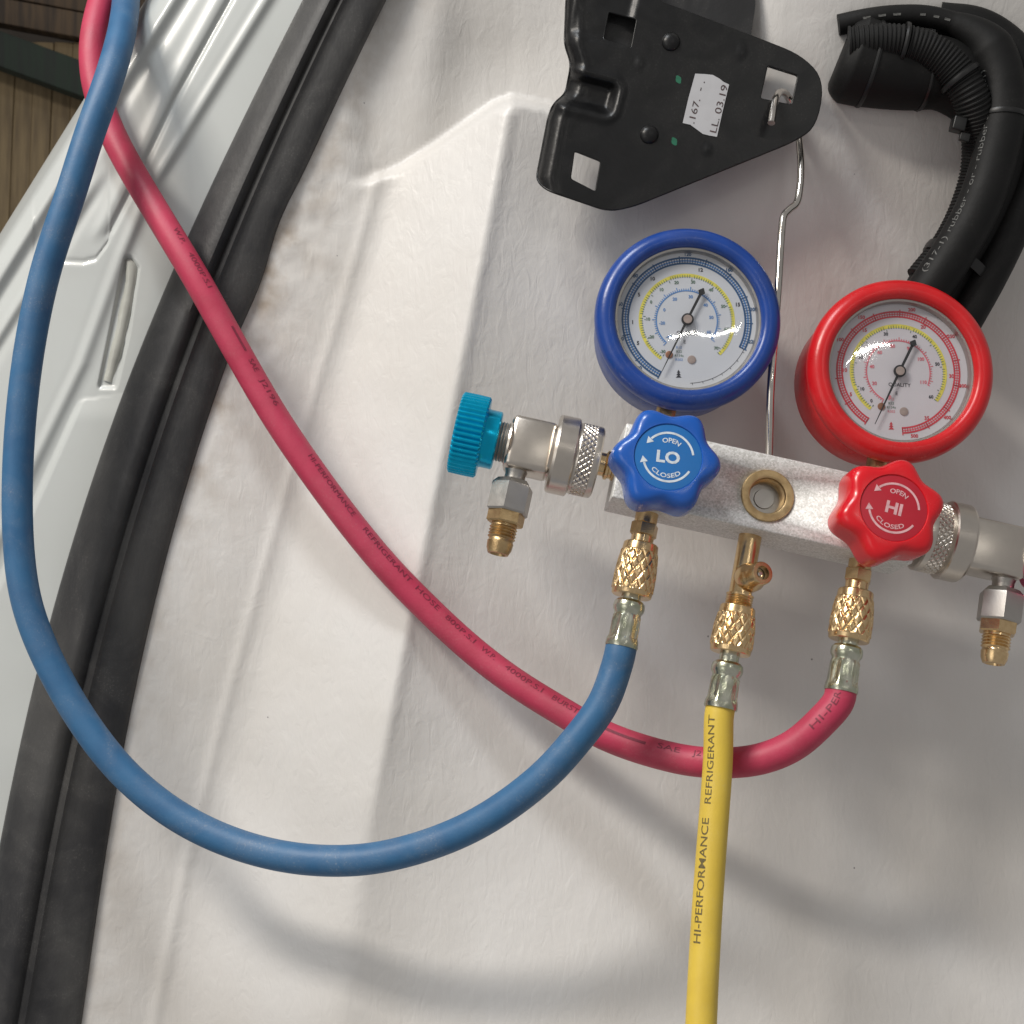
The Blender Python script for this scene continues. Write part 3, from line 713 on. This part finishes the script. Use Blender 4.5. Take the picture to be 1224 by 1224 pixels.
# ---- knurl pattern
def tri(x): x = x - math.floor(x); return 1 - abs(2 * x - 1)
def knurl(k, pitch, dep):
    def f(s, t, r, i):
        u = t * k / (2 * PI); v = s / pitch
        g = min(tri(u + v), tri(u - v)); return r - dep * (1 - min(1, g * 2.3))
    return f
def bof(px, py, c=-38): return ray(px, py, c)[1]

hose_ends = {}
def hose_fitting(tname, label, px_top, py_top, y_hex, y_c0, y_c1, y_f0, y_f1, with_valve=False):
    """outlet on the manifold + the hose's own coupling nut and ferrule"""
    a = ray(px_top, py_top, -38)[0]
    def bb(y):   # local b whose projection has image row y at this a
        lo, hi = -400, 50
        for _ in range(40):
            mid = (lo + hi) / 2; p = L(a, mid, -38); k = D / (D + p.y); yy = 612 - p.z * k
            if yy > y: lo = mid
            else: hi = mid
        return mid
    org = L(a, 0, -38); dn = -eb
    s = lambda y: -bb(y)
    so = MB()
    lathe(so, [(-b0 - 3, 13.5), (s(y_c0) + 4, 13.5)], org, dn, 32)
    if not with_valve:
        lathe(so, [(s(y_hex) - 9, 14), (s(y_hex) - 7, 16.6), (s(y_hex) + 6, 16.6), (s(y_hex) + 8, 14.5)], org, dn, 6, phase=.35)
    else:
        lathe(so, [(s(y_c0) - 14, 16.2)] + [(s(y_c0) - 14 + i * 1.5, 16.2 if i % 2 else 14.9) for i in range(1, 12)], org, dn, 32)
        p0 = L(a + 3, bb(692), -38); ax = (ec * .86 + ea * .26 + eb * .10).normalized()
        lathe(so, [(-6, 10), (0, 16.2), (8, 17.6), (16, 17.3), (21, 15.5), (25, 14), (37, 13.6), (38.5, 12.6), (38.5, 8.2), (33, 7.8), (30, 7.6)], p0, ax, 40, cap1=False)
        pn = MB(); lathe(pn, [(28, 7.8), (29, 7.6), (29.2, 4), (33, 3.6), (34, 2.2)], p0, ax, 20)
    o = mk('outlet_fitting', fixn(so), M['brass'], man, 40)
    if with_valve: mk('valve_core', pn, M['steel'], o)
    h = empty('charging_hose', org + dn * s(y_c1), label, 'hose', 'charging hoses screwed onto the manifold')
    c0, c1 = s(y_c0), s(y_c1)
    m1 = MB(); K = 11; prof = [(c0 - 1, 14.2), (c0, 19), (c0 + 1.5, 20.5), (c0 + 9, 21.2), (c0 + 10, 21.2)]
    ln = c1 - c0 - 18; ns = 66
    prof += [(c0 + 11 + ln * i / ns, 22.2 + 2.6 * math.sin(min(1, i / ns * 1.4) * PI / 2)) for i in range(ns + 1)]
    prof += [(c1 - 6, 24), (c1 - 1.2, 23.4), (c1, 22), (c1 + .2, 12)]
    kf = knurl(14, 18, 1.7)
    def rf(s_, t, r, i): return kf(s_, t, r, i) if 4 < i < len(prof) - 4 else r
    lathe(m1, prof, org, dn, 224, rf=rf); mk('coupling_nut', m1, M['brass'], h, 22)
    f0, f1 = s(y_f0), s(y_f1)
    m2 = MB(); lathe(m2, [(c1 - 4, 11.5), (f0 - 7, 11.5)], org, dn, 32)
    lathe(m2, [(f0 - 9, 11.5), (f0 - 8, 15), (f0 - 5, 17.8), (f0, 18.6), (f0 + 4, 18), (f0 + 7, 16), (f0 + 9, 15.6)], org, dn, 48, cap1=False)
    def hexr(s_, t, r, i):
        if 0 < i < 4:
            q8 = (t + .25) % (PI / 4) - PI / 8; return r * (0.965 / math.cos(q8)) * (1 - 0.02 * math.cos(8 * t))
        return r + (0.5 * math.cos(8 * t + 2) if i == 4 else 0)
    lathe(m2, [(f0 + 9, 15.6), (f0 + 12, 16.6), (f0 + 20, 16.9), (f1 - 12, 17.2), (f1 - 8, 18.8), (f1 - 2, 19.3), (f1, 18.8), (f1 + .2, 16)], org, dn, 96, rf=hexr, cap0=False)
    mk('ferrule', m2, M['ferrule'], h, 26)
    return h, org + dn * (f1 - 1.5), org + dn * (f1 + 12)

hb, eb0, eb1 = hose_fitting('blue', 'smooth blue hose looping from under the LO knob round the lower left', 774, 612, 634, 650, 713, 726, 774)
hy, ey0, ey1 = hose_fitting('yellow', 'yellow hose hanging straight down from the middle of the manifold', 897, 640, 700, 725, 781, 800, 847, True)
hr, er0, er1 = hose_fitting('red', 'crimson hose with black lettering curving behind the yellow hose up to top left', 1029, 668, 689, 706, 766, 780, 827)

def hose(par, start, pts, r, mt, spline=14):
    path = catmull(start + [P(*p) for p in pts], spline, 60); mb = MB()
    tube(mb, path, r, 36); mk('hose_tube', mb, mt, par); return path
blue_path = hose(hb, [eb0, eb1], [(736, 800, 52), (729, 822, 58), (717, 849, 62), (688, 886, 66), (654, 925, 66), (599, 968, 58), (545, 998, 48), (472, 1022, 32), (408, 1030, 18), (327, 1023, 0), (245, 995, -16), (184, 957, -26), (135, 911, -34),
     (94, 855, -42), (61, 797, -48), (37, 740, -52), (25, 688, -55), (20, 606, -60), (24, 504, -64), (37, 402, -68), (57, 312, -70), (84, 235, -74), (105, 165, -82), (131, 94, -100), (146, 39, -150), (151, 0, -210), (152, -50, -290), (150, -120, -380)], 18.2, M['hose_blue'])
red_path = hose(hr, [er0, er1], [(981, 863, 56), (951, 891, 50), (909, 908, 40), (872, 912, 28), (836, 911, 15), (800, 905, 0), (726, 882, -26), (676, 853, -48), (618, 818, -72), (560, 774, -92), (497, 714, -104), (454, 669, -107), (397, 597, -112), (340, 516, -118),
     (310, 467, -121), (270, 396, -124), (235, 333, -125), (205, 283, -135), (176, 235, -152), (149, 189, -166), (128, 146, -176), (114, 104, -184), (110, 60, -196), (116, 22, -215), (128, -20, -245), (150, -90, -310)], 18.0, M['hose_red'])
yel_path = hose(hy, [ey0, ey1], [(859, 900, 68), (853, 980, 86), (847, 1060, 106), (842, 1140, 128), (838, 1224, 150), (834, 1320, 172), (830, 1440, 190)], 16.8, M['hose_yellow'])

class Print:
    def __init__(s, path, r, rev, mt, par):
        s.mt = mt; s.par = par
        s.p = list(reversed(path)) if rev else list(path); s.r = r; s.mb = MB()
        s.s = [0]
        for i in range(1, len(s.p)): s.s.append(s.s[-1] + (s.p[i] - s.p[i - 1]).length)
    def at_pix(s, px, py):
        best = None
        for i, p in enumerate(s.p):
            k = D / (D + p.y); x = 612 + p.x * k; y = 612 - p.z * k; d = (x - px) ** 2 + (y - py) ** 2
            if best is None or d < best[0]: best = (d, s.s[i])
        return best[1]
    def pt(s, q):
        i = int(np.searchsorted(s.s, q)); i = max(1, min(len(s.p) - 1, i)); f = (q - s.s[i - 1]) / (s.s[i] - s.s[i - 1])
        c = s.p[i - 1].lerp(s.p[i], f); j = max(1, min(len(s.p) - 2, i)); ta = (s.p[j] - s.p[j - 2 if j > 1 else 0]).normalized(); tb = (s.p[j + 1] - s.p[j - 1]).normalized()
        t = ta.lerp(tb, f).normalized(); return c, t
    def vert(s, q, phi):
        c, t = s.pt(q); v = (CAM - c).normalized(); n = (v - t * v.dot(t)).normalized(); up = n.cross(t)
        return c + (n * math.cos(phi) + up * math.sin(phi)) * (s.r + .35)
    def text(s, txt, p0, p1, phi, size, bold=.0):
        q0 = s.at_pix(*p0); q1 = s.at_pix(*p1); v, f = text2d(txt, size, bold, 'LEFT', True); s.mb = MB()
        if not v: return
        w = max(x for x, y in v); k = (q1 - q0) / w
        s.mb.add([s.vert(q0 + x * k, phi + y / s.r) for x, y in v], f); mk('lettering', s.mb, s.mt, s.par, None)
    def dash(s, p0, p1, phi, h):
        q0 = s.at_pix(*p0); q1 = s.at_pix(*p1); n = 10; vs = []; fs = []
        for i in range(n + 1):
            q = q0 + (q1 - q0) * i / n; vs += [s.vert(q, phi - h / s.r / 2), s.vert(q, phi + h / s.r / 2)]
            if i: fs.append((2 * i - 2, 2 * i, 2 * i + 1, 2 * i - 1))
        s.mb = MB(); s.mb.add(vs, fs); mk('printed_dash', s.mb, s.mt, s.par, None)
pr = Print(red_path, 18.0, True, M['ink_red'], hr); ph = R(34)
for s_, p0, p1 in (('W.P.', (205, 282), (216, 301)), ('4000P.S.I', (222, 311), (246, 352)), ('SAE', (294, 438), (302, 451)), ('J2196', (307, 459), (327, 492)),
                   ('HI-PERFORMANCE', (366, 552), (420, 624)), ('REFRIGERANT', (430, 637), (485, 700)), ('HOSE', (494, 709), (519, 735)), ('800P.S.I', (528, 744), (562, 773)), ('W.P.', (573, 782), (590, 795)),
                   ('4000P.S.I', (603, 806), (648, 836)), ('BURST', (660, 843), (690, 860)), ('SAE', (787, 901), (815, 907)), ('J2196', (832, 911), (862, 913)), ('HI-PERFORMANCE', (974, 870), (1012, 760))):
    if s_ == 'HI-PERFORMANCE' and p0[0] > 900: pr.text('HI-PER', (974, 871), (1003, 829), R(12), 11)
    else: pr.text(s_, p0, p1, ph, 10.5)
pr.dash((270, 398), (289, 428), ph, 3.4); pr.dash((722, 880), (771, 897), R(26), 3.6)
py_ = Print(yel_path, 16.8, True, M['ink_yellow'], hy)
py_.text('HI-PERFORMANCE', (843, 1128), (852, 982), R(33), 12.5, .004)
py_.text('REFRIGERANT', (854, 962), (862, 856), R(30), 11.5, .002)

# ---- quick couplers at both ends
def coupler(sgn, label, matk, s_off):
    dr = ea * sgn
    cc = -38.0
    if sgn < 0: a_end = a0
    else: a_end = a1
    bc = (b0 + b1) / 2 + 1
    org = L(a_end, bc, cc)
    # brass side port belongs to the manifold
    sp = MB(); lathe(sp, [(-4, 17), (3, 17), (4, 15.5), (7, 15.5), (8, 17.5), (11, 17.5), (13, 14), (30, 14)], org, dr, 32); mk('side_port', sp, M['brass'], man)
    root = empty('quick_coupler', org + dr * 40, label, 'coupler', 'quick couplers parked on the manifold ends')
    k0 = s_off
    m1 = MB(); ns = 34
    prof = [(k0 - 1, 24), (k0, 40), (k0 + 2, 43), (k0 + 7, 43.5), (k0 + 8.5, 43.2)] + [(k0 + 9 + 17 * i / ns, 43.4) for i in range(ns + 1)] + [(k0 + 27, 43), (k0 + 29, 42.5), (k0 + 30, 46), (k0 + 31.5, 47.5), (k0 + 52, 47.5), (k0 + 55, 46), (k0 + 56, 43), (k0 + 56, 25)]
    kf = knurl(34, 8.2, 1.6)
    def rf(s_, t, r, i): return kf(s_, t, r, i) if 5 <= i <= 4 + ns else r
    lathe(m1, prof, org, dr, 340, rf=rf); mk('sleeve', fixn(m1), M['nickel'], root, 25)
    e = k0 + 56; xl = 4 if sgn < 0 else 20
    # body: rounded block
    m2 = MB(); lathe(m2, [(e - 4, 33), (e + 3, 33)], org, dr, 48); box(m2, org, dr, eb, ec, e - 1, e + 50 + xl, -32, 32, -24, 24, 7)
    lathe(m2, [(e + 48 + xl, 29), (e + 50.5 + xl, 28), (e + 51 + xl, 22)], org, dr, 40); e += xl; mk('body', fixn(m2), M['nickel'], root, 40)
    # threaded neck
    m3 = MB(); lathe(m3, [(e + 50, 23)] + [(e + 50 + i * 1.8, 24.5 if i % 2 else 22.8) for i in range(1, 8)] + [(e + 64, 22)], org, dr, 36); mk('threaded_neck', m3, M['nickel_dull'], root)
    # hand wheel
    m4 = MB(); w0 = e + 62
    def wf(s_, t, r, i):
        if 5 <= i <= 9: return r - 2.6 * (0.5 + 0.5 * math.cos(t * 46)) ** 2 * (1 if 6 <= i <= 8 else .6)
        return r
    lathe(m4, [(w0, 24), (w0 + .5, 33), (w0 + 2, 35), (w0 + 15, 35), (w0 + 17, 36), (w0 + 17.5, 46.5), (w0 + 19.5, 49), (w0 + 34, 49.3), (w0 + 50, 49), (w0 + 52, 46.5), (w0 + 52.5, 40), (w0 + 51.5, 36), (w0 + 51, 10)], org, dr, 368, rf=wf)
    mk('hand_wheel', fixn(m4), matk, root, 28)
    # branch downwards
    s0 = e + (33 if sgn < 0 else 33); bo = org + dr * s0 - ea * 0; dn = -eb
    m5 = MB(); lathe(m5, [(28, 15), (36, 12.5), (44, 12.5)], bo, dn, 32); mk('branch_neck', m5, M['nickel_dull'], root)
    m6 = MB(); lathe(m6, [(42, 14), (44, 20), (50, 25.5), (52, 26), (82, 26), (84, 24), (84, 20)], bo, dn, 6, phase=R(12)); mk('hex_nut', m6, M['nickel_dull'], root, 25)
    m7 = MB(); lathe(m7, [(83, 20), (84, 22.5), (96, 22.5), (98, 20.5)], bo, dn, 6, phase=R(20))
    lathe(m7, [(97, 15), (101, 15)] + [(101 + i * 1.9, 16.6 if i % 2 else 14.6) for i in range(1, 9)] + [(118, 14.5), (120, 15.6), (128, 14.8), (134, 12.2), (134.5, 9), (131, 7.6), (122, 7.4)], bo, dn, 40, cap1=True)
    mk('flare_fitting', fixn(m7), M['brass'] if sgn > 0 else M['brass_dull'], root, 32)
    return root
coupler(-1, 'quick coupler with a ribbed turquoise hand wheel left of the LO knob', M['cyan'], 21)
coupler(1, 'quick coupler right of the HI knob, its hand wheel cut by the photo edge', M['magenta'], 14)

# ================================================================ BRACKET
def round_poly(pts, r, n=5):
    out = []; N = len(pts)
    for i in range(N):
        p = Vector(pts[i][:2]); a = Vector(pts[i - 1][:2]); b = Vector(pts[(i + 1) % N][:2]); rr = pts[i][2] if len(pts[i]) > 2 else r
        da = (a - p); db = (b - p); ra = min(rr, da.length * .48); rb = min(rr, db.length * .48)
        A = p + da.normalized() * ra; B = p + db.normalized() * rb
        for k in range(n + 1):
            t = k / n; out.append(A * (1 - t) ** 2 + p * 2 * t * (1 - t) + B * t ** 2)
    return out
def inside(p, poly):
    x, y = p; c = False; n = len(poly); j = n - 1
    for i in range(n):
        xi, yi = poly[i]; xj, yj = poly[j]
        if (yi > y) != (yj > y) and x < (xj - xi) * (y - yi) / (yj - yi) + xi: c = not c
        j = i
    return c
def dist_poly(p, poly):
    best = 1e9; n = len(poly)
    for i in range(n):
        a = poly[i]; b = poly[(i + 1) % n]; ab = b - a; t = max(0, min(1, (p - a).dot(ab) / max(ab.length_squared, 1e-9))); best = min(best, (p - a - ab * t).length)
    return best
DB = -62.0
OUT = round_poly([(641, 214, 9), (655, 142, 6), (661, 124, 12), (676, 112, 8), (683, 76, 10), (675, 52, 8), (677, 0, 8), (688, -90, 10), (740, -130, 20), (790, 2, 4), (896, 42, 4), (957, 66, 22), (985, 95, 30), (976, 150, 34), (950, 168, 20), (757, 246, 14), (728, 252, 16), (652, 226, 12)], 6, 5)
HOLES = [round_poly([(686, 179), (719, 192), (712, 230), (681, 214)], 4, 3), round_poly([(917, 77), (955, 89), (947, 126), (908, 118)], 3.5, 3), round_poly([(727, 13), (762, 22), (755, 58), (721, 47)], 3, 3)]
LE = [(-130, 690), (0, 677), (52, 675), (76, 683), (112, 676), (124, 661), (142, 655), (214, 641), (250, 650)]
def bracket_h(x, y):
    xl = float(np.interp(y, *zip(*LE))); d = x - xl
    h = -20 * math.exp(-max(d, 0) / 5.5)
    h += 2.5 * math.exp(-((d - 17) / 5) ** 2)
    # pressed pocket
    c, s = math.cos(R(14)), math.sin(R(14)); u = (x - 704) * c + (y - 112) * s; v = -(x - 704) * s + (y - 112) * c
    qx = abs(u) - 24; qy = abs(v) - 11; sd = math.hypot(max(qx, 0), max(qy, 0)) + min(max(qx, qy), 0)
    h -= 13 * float(sstep((10 - sd) / 12)); h += 3.0 * math.exp(-((sd - 14) / 4) ** 2)
    # upper stamped hollow round the top hole
    u = (x - 722) * c + (y - 14) * s; v = -(x - 722) * s + (y - 14) * c
    qx = abs(u) - 30; qy = abs(v) - 30; sd = math.hypot(max(qx, 0), max(qy, 0)) + min(max(qx, qy), 0)
    h -= 5 * float(sstep((8 - sd) / 10))
    for cx, cy, w in ((765, 76, 5), (886, 62, 5), (847, 178, 4)):
        h += 2.2 * math.exp(-((x - cx) / w) ** 2 - ((y - cy) / (w * 1.6)) ** 2)
    return DB + h
def build_bracket():
    root = empty('mounting_bracket', P(820, 130, DB), 'black painted steel plate bracket with square holes and a white date sticker above the gauges', 'bracket')
    loops = [OUT] + HOLES; pts = []; edges = []
    for lp in loops:
        dense = []
        for i in range(len(lp)):
            a = lp[i]; b = lp[(i + 1) % len(lp)]; k = max(1, int((b - a).length / 5))
            for q in range(k): dense.append(a.lerp(b, q / k))
        lp[:] = dense
        o = len(pts); pts += dense; edges += [(o + i, o + (i + 1) % len(dense)) for i in range(len(dense))]
    for gx in np.arange(636, 992, 3.4):
        for gy in np.arange(-134, 256, 3.4):
            p = Vector((gx + random.uniform(-.3, .3), gy + random.uniform(-.3, .3)))
            if inside(p, OUT) and not any(inside(p, h) for h in HOLES):
                if min(dist_poly(p, OUT[::2]), min(dist_poly(p, h) for h in HOLES)) > 1.8: pts.append(p)
    vs, es, fs, *_ = delaunay_2d_cdt([Vector(p) for p in pts], edges, [], 0, 1e-4)
    good = []
    for f in fs:
        c = sum((vs[i] for i in f), Vector((0, 0))) / len(f)
        if inside(c, OUT) and not any(inside(c, h) for h in HOLES): good.append(tuple(f))
    n = len(vs); hs = [bracket_h(v.x, v.y) for v in vs]
    front = [P(v.x, v.y, h) for v, h in zip(vs, hs)]; back = [p + Vector((0, 8, 0)) for p in front]
    mb = MB(); allf = list(good) + [tuple(i + n for i in f[::-1]) for f in good]
    cnt = {}
    for f in good:
        for i in range(len(f)):
            e = (f[i], f[(i + 1) % len(f)]); cnt[tuple(sorted(e))] = cnt.get(tuple(sorted(e)), 0) + 1
    for e, c in cnt.items():
        if c == 1: allf.append((e[0], e[1], e[1] + n, e[0] + n))
    mb.add(front + back, allf); fixn(mb)
    for lp in loops:
        tube(mb, [P(p.x, p.y, bracket_h(p.x, p.y)) + Vector((0, 1.4, 0)) for p in lp], 1.5, 8, closed=True)
    mk('plate', mb, M['bracket'], root, 50)
    m2 = MB(); a = P(690, -150, DB - 60)
    # returning flange / box behind the top of the plate
    fr = round_poly([(682, -150), (902, -150), (903, 8), (897, 46), (860, 40), (780, 18), (770, 70), (700, 62), (690, 10)], 5, 3)
    n = len(fr); vv = [P(p.x, p.y, DB - 22) for p in fr] + [P(p.x, p.y, DB - 80) for p in fr]
    m2.add(vv, [tuple(range(n)), tuple(range(2 * n - 1, n - 1, -1))] + [(i, (i + 1) % n, (i + 1) % n + n, i + n) for i in range(n)]); fixn(m2)
    mk('flange', m2, M['bracket_dull'], root, 30)
    for x, y in ((802, 50), (776, 161)):
        m3 = MB(); lathe(m3, [(-2, 12), (1, 11.5), (3, 10), (5, 7), (6, 3)], P(x, y, DB), (0, -1, 0), 28); mk('rivet', m3, M['bracket'], root)
    for x, y in ((811, 95), (806, 169)):
        m3 = MB(); k = 12; c = P(x, y, DB + .35)
        m3.add([c + Vector(((3.6 + .8 * math.sin(i * 2.1)) * math.cos(i * 2 * PI / k) - 1.2 * math.sin(i * 2 * PI / k), 0, (5.2) * math.sin(i * 2 * PI / k))) for i in range(k)], [tuple(range(k))]); mk('paint_mark', m3, M['green'], root, None)
    st = [(831, 88), (842, 88.5), (852, 89.5), (860, 94), (865, 98), (871.5, 101), (864, 132), (857, 163.5), (848, 162), (840, 160), (832, 154), (825, 149), (816, 147), (823, 117)]
    m4 = MB(); n = len(st); m4.add([P(x, y, DB + .9) for x, y in st] + [P(x, y, DB + .1) for x, y in st], [tuple(range(n))[::-1]] + [(i, (i + 1) % n, (i + 1) % n + n, i + n) for i in range(n)])
    sk = mk('sticker', fixn(m4), M['sticker'], root, None)
    m5 = MB(); d1 = Vector((15, -59)).normalized(); d2 = Vector((d1.y, -d1.x)) * -1  # reading direction and letter-down, in pixels
    def put(s, px, py, size, ln, m5):
        v, f = text2d(s, size, .0, 'LEFT'); w = max(x for x, y in v); k = ln / w
        m5.add([P(px + d1.x * x * k - d2.x * y, py + d1.y * x * k - d2.y * y, DB + 1.2) for x, y in v], f)
    for a_ in (('.167.  - .', 826, 147, 11, 52), ('LL. 03.19', 852, 158, 11.5, 58)):
        m5 = MB(); put(*a_, m5); mk('lettering', m5, M['ink'], sk, None)
build_bracket()

# ================================================================ WIRING LOOM
loom = empty('wiring_loom', P(1120, 120, -60), 'thick black bundle of corrugated and smooth wiring sleeves bending down behind the red gauge', 'wiring loom')
pA = catmull([P(x, y, d) for x, y, d in ((1004, 66, -90), (1024, 73, -89), (1050, 79, -88), (1085, 85, -88), (1130, 90, -88), (1170, 118, -92), (1192, 165, -96), (1190, 220, -98), (1165, 275, -100), (1130, 325, -105), (1105, 370, -110))], 10)
mb = MB(); Ltot = [0]
def rA(s, a_):
    if s < 16: base = 36 + 17 * math.sqrt(max(0, min(1, s / 16)))
    else: base = 53 - min(16, (s - 30) * .09)
    return base
tube(mb, pA, 50, 40, rf=rA); mk('outer_sleeve', mb, M['loom'], loom)
def corr(path, r, amp, pitch):
    # resample the path finely
    out = [path[0]]; 
    for p in path[1:]:
        d = (p - out[-1]).length
        while d > pitch / 4:
            out.append(out[-1].lerp(p, (pitch / 4) / d)); d = (p - out[-1]).length
    m_ = MB(); tube(m_, out, r, 28, rf=lambda s, a_: r + amp * (1 if (s / pitch) % 1 < .5 else -1)); return m_
pB = catmull([P(x, y, d) for x, y, d in ((1014, 54, -58), (1044, 51, -52), (1080, 52, -48), (1112, 62, -46), (1140, 84, -46), (1160, 115, -48), (1171, 160, -70), (1169, 205, -90), (1156, 250, -96), (1134, 294, -98), (1102, 335, -98))], 12)
mk('corrugated_conduit', corr(pB, 21.5, 0.8, 5.0), M['conduit'], loom, 30)
pC = catmull([P(x, y, d) for x, y, d in ((1002, 30, -78), (1035, 23, -72), (1070, 19, -70), (1110, 20, -68), (1150, 32, -64), (1180, 54, -60), (1196, 90, -56), (1198, 140, -54), (1188, 190, -54), (1170, 245, -56), (1144, 295, -62), (1108, 350, -72))], 12)
mb = MB(); tube(mb, pC, 19, 28, rf=lambda s, a_: 13 + 14 * min(1, max(0, (s - 140) / 60))); mk('printed_sleeve', mb, M['loom'], loom)
pD = catmull([P(x, y, d) for x, y, d in ((1120, 26, -90), (1170, 34, -86), (1210, 62, -82), (1238, 110, -80), (1246, 170, -80), (1232, 215, -80), (1205, 280, -82), (1178, 335, -86), (1150, 385, -92))], 12)
mb = MB(); tube(mb, pD, 24, 28); mk('smooth_sleeve', mb, M['loom'], loom)
def band(path, i, r, w, sx=1.0, off=(0, 0, 0), name='cable_tie'):
    c = path[i] + Vector(off); t = (path[i + 1] - path[i - 1]).normalized(); m_ = MB()
    lathe(m_, [(-w / 2, r - 3), (-w / 2, r), (0, r + .8), (w / 2, r), (w / 2, r - 3)], c, t, 40, cap0=False, cap1=False)
    return mk(name, m_, M['tie'], loom)
band(pB, 24, 25, 5); band(pB, 52, 25.5, 6); band(pC, 84, 28.2, 6)
for i_ in (16, 34, 50):
    s_ = sum((pA[q + 1] - pA[q]).length for q in range(i_)); band(pA, i_, rA(s_, 0) + 1.2, 5)
band(pA, 88, 44, 13, off=(4, -6, 0), name='end_tape')
mb = MB(); box(mb, P(1146, 150, -50), (1, 0, -.25), (0, 1, 0), (.25, 0, 1), -9, 7, -8, 8, -8, 9, 2); box(mb, P(1152, 163, -48), (1, 0, -.25), (0, 1, 0), (.25, 0, 1), -5, 7, -3, 3, -6, 4, 1)
mk('tie_head', mb, M['tie'], loom)
pp = Print(pC, 27.0, True, M['grey_print'], loom)
pp.text('(317-1) rubber - or - rubber or (317-1)', (1118, 340), (1190, 85), R(44), 11)
p2 = Print(pC, 13.3, False, M['grey_print'], loom)
for i in range(6):
    x = 1030 + i * 17 + (14 if i > 2 else 0)
    p2.dash((x, 24 if x < 1060 else 20), (x + 8, 23 if x < 1060 else 20), R(8), 2.6)
